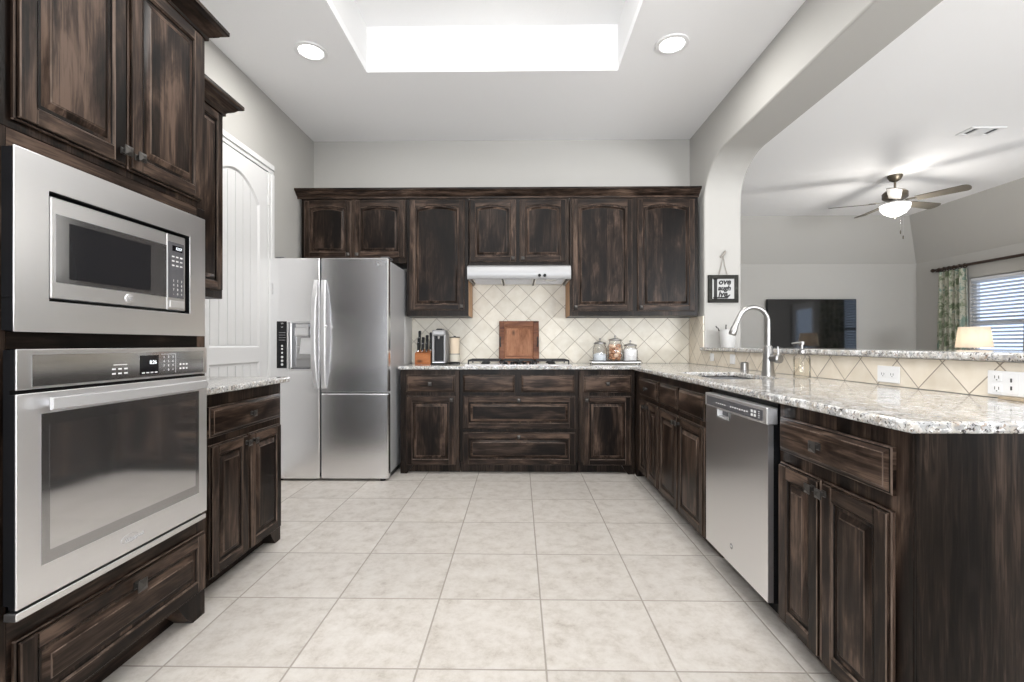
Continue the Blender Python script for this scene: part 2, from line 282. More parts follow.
class MB:
    def __init__(s, F=ID): s.v = []; s.f = []; s.m = []; s.F = F
    def pt(s, p): s.v.append(s.F(*p)); return len(s.v) - 1
    def face(s, idx, m=0): s.f.append(tuple(idx)); s.m.append(m)
    def box(s, a0, a1, b0, b1, c0, c1, m=0, b=0., me=None):
        me = m if me is None else me
        lo = (min(a0, a1), min(b0, b1), min(c0, c1)); hi = (max(a0, a1), max(b0, b1), max(c0, c1))
        if b <= 0:
            i = [s.pt(((lo, hi)[x][0], (lo, hi)[y][1], (lo, hi)[z][2])) for x in (0, 1) for y in (0, 1) for z in (0, 1)]
            for q in ((0, 1, 3, 2), (4, 6, 7, 5), (0, 4, 5, 1), (2, 3, 7, 6), (0, 2, 6, 4), (1, 5, 7, 3)): s.face([i[k] for k in q], m)
            return s
        b = min(b, *[(hi[k] - lo[k]) * .49 for k in range(3)])
        V = {}
        for c in [(x, y, z) for x in (0, 1) for y in (0, 1) for z in (0, 1)]:
            for k in range(3):
                p = [0, 0, 0]
                for j in range(3):
                    e = (lo, hi)[c[j]][j]
                    p[j] = e if j == k else (e + b if c[j] == 0 else e - b)
                V[c, k] = s.pt(p)
        for k in range(3):
            i, j = [x for x in range(3) if x != k]
            for sg in (0, 1):
                q = []
                for (x, y) in ((0, 0), (1, 0), (1, 1), (0, 1)):
                    c = [0, 0, 0]; c[k] = sg; c[i] = x; c[j] = y; q.append(V[tuple(c), k])
                s.face(q, m)
            for x in (0, 1):
                for y in (0, 1):
                    c0 = [0, 0, 0]; c0[i] = x; c0[j] = y; c1 = list(c0); c1[k] = 1
                    c0 = tuple(c0); c1 = tuple(c1)
                    s.face([V[c0, i], V[c1, i], V[c1, j], V[c0, j]], me)
        for c in [(x, y, z) for x in (0, 1) for y in (0, 1) for z in (0, 1)]: s.face([V[c, 0], V[c, 1], V[c, 2]], m)
        return s
    def loops(s, lps, m=0, cap0=True, cap1=True, closed=True, ms=None):
        ids = [[s.pt(p) for p in lp] for lp in lps]; n = len(ids[0])
        for k in range(len(ids) - 1):
            for i in range(n if closed else n - 1):
                j = (i + 1) % n
                s.face([ids[k][i], ids[k][j], ids[k + 1][j], ids[k + 1][i]], ms[k] if ms else m)
        if cap0: s.face(ids[0][::-1], m)
        if cap1: s.face(ids[-1], m if not ms else ms[-1])
        return s
    def prism(s, poly, c0, c1, m=0, order=(0, 1, 2)):
        def P(a, b, c):
            t = [0, 0, 0]; t[order[0]] = a; t[order[1]] = b; t[order[2]] = c; return tuple(t)
        return s.loops([[P(a, b, c0) for a, b in poly], [P(a, b, c1) for a, b in poly]], m)
    def lathe(s, prof, c, axis=(0, 0, 1), n=24, m=0, cap=True, ms=None, raw=False):
        """profile of (radius, distance along axis) from c"""
        ax = Vector(axis).normalized(); u = ax.orthogonal().normalized(); w = ax.cross(u); c = Vector(c)
        lps = [[tuple(c + ax * h + (u * cos(t) + w * sin(t)) * max(r, 1e-5)) for t in [2 * pi * k / n for k in range(n)]] for r, h in prof]
        return s.loops(lps, m, cap, cap, ms=ms)
    def tube(s, pts, rad, n=10, m=0, cap=True):
        pts = [Vector(p) for p in pts]; k = len(pts); rads = rad if isinstance(rad, (list, tuple)) else [rad] * k
        T = [(pts[min(i + 1, k - 1)] - pts[max(i - 1, 0)]).normalized() for i in range(k)]
        u = T[0].orthogonal().normalized(); lps = []
        for i in range(k):
            u = (u - T[i] * u.dot(T[i])).normalized(); w = T[i].cross(u)
            lps.append([tuple(pts[i] + (u * cos(a) + w * sin(a)) * rads[i]) for a in [2 * pi * j / n for j in range(n)]])
        return s.loops(lps, m, cap, cap)
    def ball(s, c, r, n=14, m=0, sc=(1, 1, 1), k=8):
        lps = []
        for i in range(k + 1):
            t = pi * i / k
            lps.append([(c[0] + sc[0] * r * max(sin(t), 1e-4) * cos(a), c[1] + sc[1] * r * max(sin(t), 1e-4) * sin(a), c[2] - sc[2] * r * cos(t)) for a in [2 * pi * j / n for j in range(n)]])
        return s.loops(lps, m)
    def cells(s, xs, ys, keep, z0, z1, m=0):
        """slab made of grid cells with shared corners; walls only on the outline"""
        ids = {}
        def g(i, j, z):
            if (i, j, z) not in ids: ids[i, j, z] = s.pt((xs[i], ys[j], z))
            return ids[i, j, z]
        K = {(i, j) for i in range(len(xs) - 1) for j in range(len(ys) - 1) if keep((xs[i] + xs[i + 1]) / 2, (ys[j] + ys[j + 1]) / 2)}
        for i, j in K:
            s.face([g(i, j, z1), g(i + 1, j, z1), g(i + 1, j + 1, z1), g(i, j + 1, z1)], m)
            s.face([g(i, j, z0), g(i, j + 1, z0), g(i + 1, j + 1, z0), g(i + 1, j, z0)], m)
            for (di, dj, p, q) in ((-1, 0, (i, j + 1), (i, j)), (1, 0, (i + 1, j), (i + 1, j + 1)), (0, -1, (i, j), (i + 1, j)), (0, 1, (i + 1, j + 1), (i, j + 1))):
                if (i + di, j + dj) not in K: s.face([g(*p, z0), g(*q, z0), g(*q, z1), g(*p, z1)], m)
        return s
    def text(s, body, size, p, q, r, ext=.0006, m=0, shear=0., align='CENTER', bold=0.):
        """lettering standing on the (p, q) plane at depth r"""
        cu = bpy.data.curves.new('lettering', 'FONT'); cu.body = body; cu.size = size; cu.extrude = ext; cu.shear = shear; cu.align_x = align; cu.align_y = 'CENTER'
        cu.offset = bold; cu.resolution_u = 3
        o = bpy.data.objects.new('lettering', cu); me = bpy.data.meshes.new_from_object(o)
        base = len(s.v)
        for v in me.vertices: s.v.append(s.F(p + v.co.x, q + v.co.y, r + v.co.z + ext))
        for f in me.polygons: s.face([base + k for k in f.vertices], m)
        bpy.data.objects.remove(o); bpy.data.curves.remove(cu); bpy.data.meshes.remove(me)
        return s
    def bounds(s):
        xs, ys, zs = zip(*s.v); return min(xs), max(xs), min(ys), max(ys), min(zs), max(zs)

ROOT = {}
def build(name, mb, mats, parent=None, smooth=35, bevel=0., seg=2):
    if not isinstance(mats, (list, tuple)): mats = [mats]
    if parent is None:
        b = mb.bounds(); o0 = Vector(((b[0] + b[1]) / 2, (b[2] + b[3]) / 2, b[4]))
    else: o0 = ROOT[parent.name]
    me = bpy.data.meshes.new(name)
    me.from_pydata([tuple(Vector(v) - o0) for v in mb.v], [], mb.f)
    for mt in mats: me.materials.append(mt)
    me.polygons.foreach_set('material_index', mb.m)
    bm = bmesh.new(); bm.from_mesh(me); bmesh.ops.recalc_face_normals(bm, faces=bm.faces); bm.to_mesh(me); bm.free()
    if smooth:
        me.polygons.foreach_set('use_smooth', [True] * len(me.polygons)); me.set_sharp_from_angle(angle=R(smooth))
    o = bpy.data.objects.new(name, me); COL.objects.link(o)
    if parent is None: o.location = o0
    else: o.parent = parent
    ROOT[o.name] = o0
    if bevel:
        md = o.modifiers.new('rounded', 'BEVEL'); md.width = bevel; md.segments = seg; md.limit_method = 'ANGLE'; md.angle_limit = R(40)
    return o
def thing(name, loc, label, cat, group=None):
    o = bpy.data.objects.new(name, None); o.empty_display_size = .1; COL.objects.link(o); o.location = loc; ROOT[o.name] = Vector(loc)
    return tag(o, label, cat, group)
def tag(o, label, cat, group=None):
    o['label'] = label; o['category'] = cat
    if group: o['group'] = group
    return o
def struct(o, label=None): 
    o['kind'] = 'structure'
    if label: o['label'] = label
    return o

# ------------------------------------------------------------------ room shell
struct(build('floor', MB().box(XL - .1, XLV + .1, YF - .1, YLV + .1, -.08, 0), M['floor'], smooth=0))
# kitchen ceiling with its lit recess
c = MB().cells([XL - .1, TRAY[0], TRAY[1], XR + .02], [YF - .1, TRAY[2], TRAY[3], YB + .1],
               lambda x, y: not (TRAY[0] < x < TRAY[1] and TRAY[2] < y < TRAY[3]), ZC, ZC + .06)
struct(build('ceiling', c, M['ceil'], smooth=0))
c = MB(); a0, a1, b0, b1 = TRAY; e = .06; zt = 3.425
c.cells([a0 - e, a0, a1, a1 + e], [b0 - e, b0, b1, b1 + e], lambda x, y: not (a0 < x < a1 and b0 < y < b1), ZC + .0605, zt)
c.box(a0 - e, a1 + e, b0 - e, b1 + e, zt + .0005, zt + .05)
struct(build('ceiling_recess', c, M['tray'], smooth=0))
struct(build('wall_back', MB().box(XL - .1, XR, YB, YB + .12, 0, ZC), M['wall'], smooth=0))
struct(build('wall_left', MB().box(XL - .12, XL, YF - .1, YB + .12, 0, ZC), M['wall'], smooth=0))
# wall with the broad opening between kitchen and living room, its low half wall under the bar
ra, rb = .42, .33; zt = 2.705
def arc(cy, cz, t0, t1, n=18): return [(cy + ra * cos(R(t0 + (t1 - t0) * k / n)), cz + rb * sin(R(t0 + (t1 - t0) * k / n))) for k in range(n + 1)]
poly = [(YF, 0), (.30, 0)] + arc(.30 + ra, zt - rb, 180, 90) + arc(4.23 - ra, zt - rb, 90, 0) + [(4.23, 1.039), (1.19, 1.039), (1.19, 0), (YLV, 0), (YLV, 3.15), (YF, 3.15)]
struct(build('wall_right', MB().prism(poly, XR, XR2, order=(1, 2, 0)), M['wall'], smooth=30, bevel=.014, seg=3))
# rear wall behind the camera with two windows
def wall_y(name, y0, y1, x0, x1, zt, holes):
    xs = sorted({x0, x1, *[h[0] for h in holes], *[h[1] for h in holes]}); zs = sorted({0, zt, *[h[2] for h in holes], *[h[3] for h in holes]})
    mb = MB(lambda a, b, c: (a, c, b)); mb.cells(xs, zs, lambda x, z: not any(h[0] < x < h[1] and h[2] < z < h[3] for h in holes), y0, y1)
    return struct(build(name, mb, M['wall'], smooth=0))
wall_y('wall_rear', YF - .1, YF, XL - .1, XLV + .1, 3.15, [(-1.6, 1.0, .35, 2.35), (2.9, 5.5, .35, 2.35)])
def window_y(name, x0, x1, z0, z1, y):
    w = bpy.data.objects.new(name, None); COL.objects.link(w); w.location = ((x0 + x1) / 2, y, z0); ROOT[w.name] = Vector(w.location); struct(w)
    f = MB()
    for a, b in ((x0, x0 + .06), (x1 - .06, x1), ((x0 + x1) / 2 - .03, (x0 + x1) / 2 + .03)): f.box(a, b, y - .05, y, z0, z1)
    for a, b in ((z0, z0 + .06), (z1 - .06, z1), ((z0 + z1) / 2 - .02, (z0 + z1) / 2 + .02)): f.box(x0, x1, y - .045, y - .005, a, b)
    build('window_frame', f, M['trim'], w, smooth=0)
    build('window_pane', MB().box(x0 + .06, x1 - .06, y - .028, y - .022, z0 + .06, z1 - .06), M['pane'], w, smooth=0)
window_y('window_2', -1.6, 1.0, .35, 2.35, YF - .03); window_y('window_3', 2.9, 5.5, .35, 2.35, YF - .03)
# living room: far wall, window wall, sloped band, flat ceiling
struct(build('wall_far', MB().box(XR2 - .2, XLV + .1, YLV, YLV + .1, 0, 2.42), M['wall'], smooth=0))
WY0, WY1, WZ0, WZ1 = 5.62, 6.86, .75, 2.045
mb = MB(lambda a, b, c: (c, a, b))
mb.cells([YF, 4.05, 4.95, WY0, WY1, YLV], [0, WZ0, 2.05, WZ1, 2.42], lambda y, z: not (WY0 < y < WY1 and WZ0 < z < WZ1) and not (4.05 < y < 4.95 and z < 2.05), XLV, XLV + .12)
struct(build('wall_window', mb, M['wall'], smooth=0))
XF, YFL = 6.03, 7.34
s = MB(); p = [s.pt(q) for q in ((XR2, YFL, ZC), (XF, YFL, ZC), (XLV, YLV, 2.41), (XR2, YLV, 2.41), (XF, YF, ZC), (XLV, YF, 2.41))]
p += [s.pt(q) for q in ((XR2, YFL + .05, ZC + .06), (XF + .06, YFL + .05, ZC + .06), (XLV + .08, YLV + .08, 2.45), (XR2, YLV + .08, 2.45), (XF + .06, YF, ZC + .06), (XLV + .08, YF, 2.45))]
s.face((0, 1, 2, 3)); s.face((1, 4, 5, 2)); s.face((6, 9, 8, 7)); s.face((7, 8, 11, 10))
s.face((0, 6, 7, 1)); s.face((1, 7, 10, 4)); s.face((3, 2, 8, 9)); s.face((2, 5, 11, 8)); s.face((0, 3, 9, 6)); s.face((4, 10, 11, 5))
struct(build('wall_slope', s, M['wall'], smooth=0))
struct(build('ceiling_living', MB().box(XR2, XF + .03, YF, YFL + .03, ZC, ZC + .06), M['ceil'], smooth=0))
# baseboards
for nm, bx in (('baseboard_left', (XL, XL + .014, YF, 1.06, 0, .13)), ('baseboard_rear', (XL + .015, XR, YF, YF + .014, 0, .13)), ('baseboard_far', (XR2, XLV, YLV - .014, YLV, 0, .13)),
               ('baseboard_window', (XLV - .014, XLV, YF + .02, YLV - .02, 0, .13)), ('baseboard_pantry', (XL, XL + .014, 2.67, 2.80, 0, .13))):
    struct(build(nm, MB().box(*bx, b=.004), M['trim']))
# tiles behind the worktops
mb = MB(); mb.box(-1.20, -.452, YB - .01, YB - .001, .916, 1.352); mb.box(-.452, .452, YB - .01, YB - .001, .916, 1.80); mb.box(.452, XR - .012, YB - .01, YB - .001, .916, 1.352)
struct(build('backsplash_back', mb, M['splash_x'], smooth=0))
mb = MB(); mb.box(XR - .010, XR - .001, 1.195, 4.229, .916, 1.038); mb.box(XR - .010, XR - .001, 4.229, YB - .011, .916, 1.352)
struct(build('backsplash_side', mb, M['splash_y'], smooth=0))
# pantry door on the left wall
FD = FL(XL)
dr = bpy.data.objects.new('door_1', None); COL.objects.link(dr); dr.location = (XL, 3.29, 0); ROOT[dr.name] = Vector(dr.location)
struct(dr, 'white arched two-panel pantry door with vertical grooves')
d0, d1, dz = 2.885, 3.705, 2.465
mb = MB(FD); mb.box(d0, d1, .01, dz, .001, .005)
def arch_outline(a0, a1, z0, z1, rise, t, d, n=14):
    a0 += t; a1 -= t; z0 += t; z1 -= t
    pts = [(a0, z0, d), (a1, z0, d)]
    for k in range(n + 1):
        u = k / n; a = a1 + (a0 - a1) * u
        zz = z1 - rise * (2 * u - 1) ** 2 if rise else z1
        pts.append((a, zz, d))
    return pts
SW = .115
mb.box(d0, d0 + SW, .01, dz, .003, .019); mb.box(d1 - SW, d1, .01, dz, .003, .019)
mb.box(d0 + SW, d1 - SW, .01, .20, .003, .019); mb.box(d0 + SW, d1 - SW, .965, 1.075, .003, .019)
zt = 2.345
top = [(d0 + SW, dz, 0), (d1 - SW, dz, 0)] + [(a, z, 0) for a, z, _ in arch_outline(d0 + SW, d1 - SW, .5, zt, .17, 0, 0)[2:]]
mb.prism([(a, z) for a, z, _ in top], .003, .019)
for zz0, zz1, rise in ((.20, .965, 0), (1.075, zt, .17)):
    o = lambda t, d: arch_outline(d0 + SW, d1 - SW, zz0, zz1, rise, t, d)
    mb.loops([o(0, .018), o(.012, .007), o(.02, .0065)], cap0=False, cap1=False)
    a = d0 + SW + .02
    W = (d1 - d0 - 2 * SW - .04) / 6
    for k in range(6):
        z2 = zz1 - .02 - (rise * max(abs(2 * ((k) / 6) - 1), abs(2 * ((k + 1) / 6) - 1)) ** 2 if rise else 0)
        zA = zz1 - .02 - rise * (2 * k / 6 - 1) ** 2; zB = zz1 - .02 - rise * (2 * (k + 1) / 6 - 1) ** 2
        g = .003
        mb.prism([(a + k * W + g, zz0 + .02), (a + (k + 1) * W - g, zz0 + .02), (a + (k + 1) * W - g, zB), (a + k * W + g, zA)], .004, .0095)
build('door_panel', mb, M['trim'], dr, smooth=25)
for z in (.30, 1.547, 2.25): build('hinge', MB(FD).box(d1 - .002, d1 + .012, z - .045, z + .045, .016, .031, b=.003), M['trim'], dr)
mb = MB(FD)
for a, b in ((d0 - .085, d0 - .006), (d1 + .006, d1 + .085)):
    mb.box(a, b, 0, dz + .006, .001, .024, b=.003); mb.box(*((a + .004, a + .05) if b < d0 else (b - .05, b - .004)), 0, dz + .006, .022, .034, b=.005)
mb.box(d0 - .085, d1 + .085, dz + .0065, dz + .085, .001, .024, b=.003); mb.box(d0 - .081, d1 + .081, dz + .035, dz + .081, .022, .034, b=.005)
struct(build('trim_1', mb, M['trim']))
struct(build('trim_2', MB().box(-1.052, -1.046, YB - .30, YB - .001, .916, 1.352), M['trim'], smooth=0))

# ------------------------------------------------------------------ cabinet parts
WD = None
def raised(mb, a0, a1, z0, z1, arch=0., fw=.050, level=False, D=0.):
    """framed door or deep drawer front with a raised centre panel"""
    P = 1 if level else 0
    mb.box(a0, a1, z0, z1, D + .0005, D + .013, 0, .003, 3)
    e = .007
    mb.box(a0 + e, a0 + fw, z0 + e, z1 - e, D + .011, D + .022, 0, .0025, 3); mb.box(a1 - fw, a1 - e, z0 + e, z1 - e, D + .011, D + .022, 0, .0025, 3)
    mb.box(a0 + fw, a1 - fw, z0 + e, z0 + fw, D + .011, D + .022, 1, .0025, 3)
    o = lambda t, d: arch_outline(a0 + fw, a1 - fw, z0 + fw, z1 - fw, arch, t, D + d, 10)
    if arch: mb.prism([(a0 + fw, z1 - e), (a1 - fw, z1 - e)] + [(a, z) for a, z, _ in o(0, 0)[2:]], D + .011, D + .022, 1)
    else: mb.box(a0 + fw, a1 - fw, z1 - fw, z1 - e, D + .011, D + .022, 1, .0025)
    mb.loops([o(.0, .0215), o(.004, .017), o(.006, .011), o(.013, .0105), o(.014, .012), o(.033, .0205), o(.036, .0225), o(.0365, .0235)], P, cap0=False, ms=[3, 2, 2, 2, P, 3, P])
def slab_front(mb, a0, a1, z0, z1):
    def o(t, d): return [(a0 + t, z0 + t, d), (a1 - t, z0 + t, d), (a1 - t, z1 - t, d), (a0 + t, z1 - t, d)]
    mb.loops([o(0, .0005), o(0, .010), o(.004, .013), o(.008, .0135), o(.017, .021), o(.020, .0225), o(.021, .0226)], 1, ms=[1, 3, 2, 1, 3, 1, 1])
def knob(parent, F, a, z, d=.0225, s=1.):
    mb = MB(F); w = .007 * s
    sq = lambda h, dd: [(a - h, z - h, dd), (a + h, z - h, dd), (a + h, z + h, dd), (a - h, z + h, dd)]
    mb.loops([sq(.010 * s, d), sq(.010 * s, d + .003), sq(.006 * s, d + .005), sq(.006 * s, d + .014), sq(.014 * s, d + .018), sq(.0155 * s, d + .022), sq(.005 * s, d + .028)])
    return build('knob', mb, M['pewter'], parent, smooth=20)
WM = [M['wv'], M['wh'], M['glaze'], M['worn_highlight']]
def add_door(t, F, a0, a1, z0, z1, kn, arch=0., fw=.050, label=None):
    mb = MB(F); raised(mb, a0, a1, z0, z1, arch, fw); o = build('door', mb, WM, t)
    if kn: knob(o, F, *kn)
    return o
def add_drawer(t, F, a0, a1, z0, z1, deep=False, kn=True, ks=1.):
    mb = MB(F)
    if deep: raised(mb, a0, a1, z0, z1, 0, .05, True)
    else: slab_front(mb, a0, a1, z0, z1)
    o = build('drawer', mb, WM, t)
    if kn is True: knob(o, F, (a0 + a1) / 2, (z0 + z1) / 2 if not deep else z1 - .035, s=ks)
    elif kn: knob(o, F, *kn, s=ks)
    return o
def base_carcass(t, F, a0, a1, depth, feet=(), zt=.882, mats=None):
    mb = MB(F); mb.box(a0, a1, .10, zt, -depth, 0, 0, .002)
    mb.box(a0 + .002, a1 - .002, 0, .10, -depth, -.065, 0)
    for side in feet:
        w = .10
        if side == 'l': q = [(a0, 0), (a0 + w * .55, 0), (a0 + w * .9, .045), (a0 + w * 1.2, .101), (a0, .101)]
        else: q = [(a1, 0), (a1, .101), (a1 - w * 1.2, .101), (a1 - w * .9, .045), (a1 - w * .55, 0)]
        mb.prism(q, -.066, -.001, 0)
    return build('carcass', mb, mats or M['veneer'], t)
def crown(mb, path, z, k=1., m=1):
    prof = [(0, 0), (.012, 0), (.012, .014), (.018, .020), (.026, .024), (.040, .034), (.052, .048), (.058, .054), (.070, .057), (.074, .062), (.074, .078), (0, .078)]
    prof = [(a * k, b * k) for a, b in prof]
    n = len(path); nr = []
    for i in range(n - 1):
        d = Vector((path[i + 1][0] - path[i][0], path[i + 1][1] - path[i][1])).normalized(); nr.append(Vector((d.y, -d.x)))
    lps = []
    for i in range(n):
        if i == 0: o = nr[0]
        elif i == n - 1: o = nr[-1]
        else: o = (nr[i - 1] + nr[i]); o = o / o.dot(nr[i])
        lps.append([(path[i][0] + o.x * a, path[i][1] + o.y * a, z + b) for a, b in prof])
    return mb.loops(lps, m)

# --- back run, lower
DB = YB - 3.97 - .012
t = thing('base_cabinet', (-.74, 4.2, 0), 'dark knotty-wood base cabinet of one drawer over one door beside the refrigerator', 'cabinet')
base_carcass(t, FB, -1.008, -.506, DB, 'l'); add_drawer(t, FB, -.955, -.541, .692, .838); add_door(t, FB, -.955, -.541, .075, .660, (-.566, .628))
t = thing('base_cabinet', (0, 4.2, 0), 'wide dark wood base cabinet under the cooktop with two deep panelled drawers', 'cabinet')
base_carcass(t, FB, -.504, .504, DB)
add_drawer(t, FB, -.475, -.036, .692, .838, kn=False); add_drawer(t, FB, .017, .467, .692, .838, kn=False)
add_drawer(t, FB, -.475, .474, .382, .661, True); add_drawer(t, FB, -.475, .474, .078, .354, True)
t = thing('base_cabinet', (.74, 4.2, 0), 'dark wood one-door base cabinet below the three glass jars', 'cabinet')
base_carcass(t, FB, .506, .976, DB, 'r'); add_drawer(t, FB, .541, .945, .692, .838); add_door(t, FB, .541, .945, .078, .661, (.568, .628))
# --- back run, upper
UD = YB - 4.25 - .004
def wall_cab(label, a0, a1, z0, z1, doors, knobs, arch, group=None, raws=(), F=FU, depth=UD, fw=.050, cat='cabinet'):
    mid = F((a0 + a1) / 2, z0, -depth / 2)
    t = thing('wall_cabinet', mid, label, cat, group)
    mb = MB(F); mb.box(a0, a1, z0, z1, -depth, 0, 0, .002)
    build('carcass', mb, M['veneer'], t)
    for (d, kn) in zip(doors, knobs): add_door(t, F, *d, kn, arch, fw)
    for s in raws:
        a = a1 if s == 'r' else a0
        build('side_panel', MB(F).box(a, a + (.004 if s == 'r' else -.004), z0 + .002, 1.815, -depth, -.012), M['raw'], t, smooth=0)['label'] = 'raw orange-toned wood side of the cabinet'
    return t
ZT = 2.425
wall_cab('short dark wood two-door wall cabinet directly above the refrigerator', -1.985, -1.022, 1.834, ZT, [(-1.955, -1.522, 1.883, 2.405), (-1.492, -1.037, 1.883, 2.405)], [(-1.548, 1.91), (-1.466, 1.91)], .020)
wall_cab('tall single-door dark wood wall cabinet between refrigerator and range hood', -1.020, -.458, 1.354, ZT, [(-.992, -.492, 1.405, 2.408)], [(-.518, 1.44)], .026, raws='r')
wall_cab('short dark wood two-door wall cabinet directly above the range hood', -.452, .452, 1.816, ZT, [(-.446, -.026, 1.842, 2.407), (.006, .426, 1.842, 2.407)], [(-.055, 1.872), (.035, 1.872)], .020)
wall_cab('tall two-door dark wood wall cabinet above the three glass jars', .458, 1.612, 1.354, ZT, [(.480, 1.022, 1.396, 2.410), (1.066, 1.580, 1.396, 2.408)], [(.510, 1.43), (1.094, 1.43)], .026, raws='l')
mb = MB(); crown(mb, [(XL + .003, 4.25), (1.618, 4.25)], ZT - .004)
tag(build('cornice', mb, WM), 'long dark wood crown molding along the top of the back wall cabinets', 'molding')

# --- left run
XT = -1.285; FT = FL(XT); Ta, Tb = 1.06, 1.900
t = thing('oven_cabinet', (-1.65, 1.5, 0), 'tall dark wood cabinet housing the microwave and wall oven', 'cabinet')
dep = XT - XL - .004
mb = MB(FT); mb.box(Ta, Tb, 1.645, 2.36, -dep, 0, 0, .002)                         # upper box
mb.box(Ta, Ta + .02, .10, 1.644, -dep, -.0205, 0); mb.box(Tb - .02, Tb, .10, 1.644, -dep, -.0205, 0)
mb.box(Ta, Ta + .095, .10, 1.645, -.02, 0, 0, .001); mb.box(Tb - .05, Tb, .10, 1.645, -.02, 0, 0, .001)
mb.box(Ta + .0955, Tb - .0505, 1.088, 1.131, -.55, 0, 1); mb.box(Ta + .0955, Tb - .0505, 1.592, 1.644, -.55, 0, 1)
mb.box(Ta + .0955, Tb - .0505, .10, .425, -dep + .02, 0, 1, .001)
mb.box(Ta + .02, Tb - .02, .425, 1.645, -dep, -dep + .01, 0)
mb.box(Ta + .002, Tb - .002, 0, .10, -dep, -.075, 1)
mb.prism([(Tb, 0), (Tb, .101), (Tb - .15, .101), (Tb - .11, .04), (Tb - .07, 0)], -.076, -.001, 0)
build('carcass', mb, WM, t)
add_door(t, FT, 1.163, 1.498, 1.668, 2.335, (1.476, 1.715)); add_door(t, FT, 1.507, 1.862, 1.668, 2.335, (1.530, 1.715))
add_drawer(t, FT, 1.165, 1.880, .112, .347, True, (1.53, .305), 1.25)
mb = MB(); crown(mb, [(XL + .004, Ta), (XT, Ta), (XT, Tb), (XL + .36, Tb)], 2.345, .86)
build('cornice', mb, WM, t)
XB = -1.345; FLB = FL(XB)
t = thing('base_cabinet', (-1.7, 2.28, 0), 'small dark wood base cabinet with one drawer over two doors next to the oven', 'cabinet')
base_carcass(t, FLB, 1.932, 2.625, XB - XL - .004, 'r'); add_drawer(t, FLB, 2.0, 2.598, .692, .826)
add_door(t, FLB, 2.0, 2.280, .082, .660, (2.256, .622)); add_door(t, FLB, 2.290, 2.598, .082, .660, (2.316, .622))
FW_ = FL(-1.69)
t = wall_cab('dark wood wall cabinet half hidden behind the tall oven cabinet', 1.932, 2.648, 1.356, 2.41, [(1.95, 2.28, 1.395, 2.39), (2.295, 2.625, 1.395, 2.39)], [(2.25, 1.43), (2.32, 1.43)], 0., F=FW_, depth=-1.69 - XL - .004)
mb = MB(); crown(mb, [(-1.69, 1.998), (-1.69, 2.648), (XL + .004, 2.648)], 2.402, 1.08)
build('cornice', mb, WM, t)
# --- peninsula
XP = .98; FPp = FP(XP); DP = XR - XP - .012
def P(y): return -y
t = thing('base_cabinet', (1.3, 3.5, 0), 'dark wood corner base cabinet with one drawer over two narrow doors', 'cabinet')
base_carcass(t, FPp, P(3.966), P(3.262), DP, 'l'); add_drawer(t, FPp, P(3.780), P(3.285), .692, .835)
add_door(t, FPp, P(3.780), P(3.545), .085, .662, (P(3.57), .625), fw=.05); add_door(t, FPp, P(3.530), P(3.285), .085, .662, (P(3.505), .625), fw=.05)
t = thing('base_cabinet', (1.3, 2.85, 0), 'dark wood sink base cabinet left of the dishwasher', 'cabinet')
mb = MB(FPp); a0, a1 = P(3.260), P(2.425)
mb.box(a0, a1, .10, .882, -.02, 0, 0, .002); mb.box(a0, a0 + .018, .10, .882, -DP, -.018, 0); mb.box(a1 - .018, a1, .10, .882, -DP, -.018, 0)
mb.box(a0, a1, .10, .118, -DP, -.018, 0); mb.box(a0, a1, .118, .882, -DP, -DP + .012, 0); mb.box(a0 + .002, a1 - .002, 0, .10, -DP, -.065, 1)
build('carcass', mb, WM, t)
add_drawer(t, FPp, P(3.235), P(2.872), .692, .835, kn=False); add_drawer(t, FPp, P(2.848), P(2.465), .692, .835, kn=False)
add_door(t, FPp, P(3.235), P(2.866), .085, .662, (P(2.892), .622)); add_door(t, FPp, P(2.854), P(2.465), .085, .662, (P(2.828), .622))
t = thing('base_cabinet', (1.3, 1.48, 0), 'dark wood two-door base cabinet closing the peninsula end with a plain side panel', 'cabinet')
base_carcass(t, FPp, P(1.775), P(1.180), DP, mats=M['wv'])
add_drawer(t, FPp, P(1.755), P(1.232), .706, .832, kn=(P(1.515), .772), ks=1.15)
add_door(t, FPp, P(1.755), P(1.518), .085, .665, (P(1.540), .630), fw=.052); add_door(t, FPp, P(1.508), P(1.232), .085, .665, (P(1.486), .630), fw=.052)
mb = MB(); mb.box(.981, 1.648, 1.172, 1.179, 0, .882, 0, .001)
build('end_panel', mb, M['veneer'], t)

# ------------------------------------------------------------------ worktops
SX0, SX1, SY0, SY1 = 1.05, 1.42, 2.50, 3.12
mb = MB(); mb.cells([-1.022, .94, SX0, SX1, XR - .012], [1.138, SY0, SY1, 3.935, YB - .012],
                    lambda x, y: (y > 3.935 or x > .94) and not (SX0 < x < SX1 and SY0 < y < SY1), .884, .914)
tag(build('countertop', mb, M['granite'], smooth=40, bevel=.009, seg=3), 'speckled granite countertop turning from the back wall along the peninsula', 'countertop')
mb = MB(); mb.cells([XL + .003, -1.305], [1.931, 2.66], lambda x, y: True, .884, .914)
tag(build('countertop', mb, M['granite'], smooth=40, bevel=.009, seg=3), 'small speckled granite countertop on the cabinet next to the oven', 'countertop')
mb = MB(); mb.cells([1.615, 2.12], [1.10, 4.226], lambda x, y: True, 1.041, 1.071)
tag(build('bar_top', mb, M['granite'], smooth=40, bevel=.010, seg=3), 'long raised granite bar ledge on the half wall behind the sink', 'countertop')

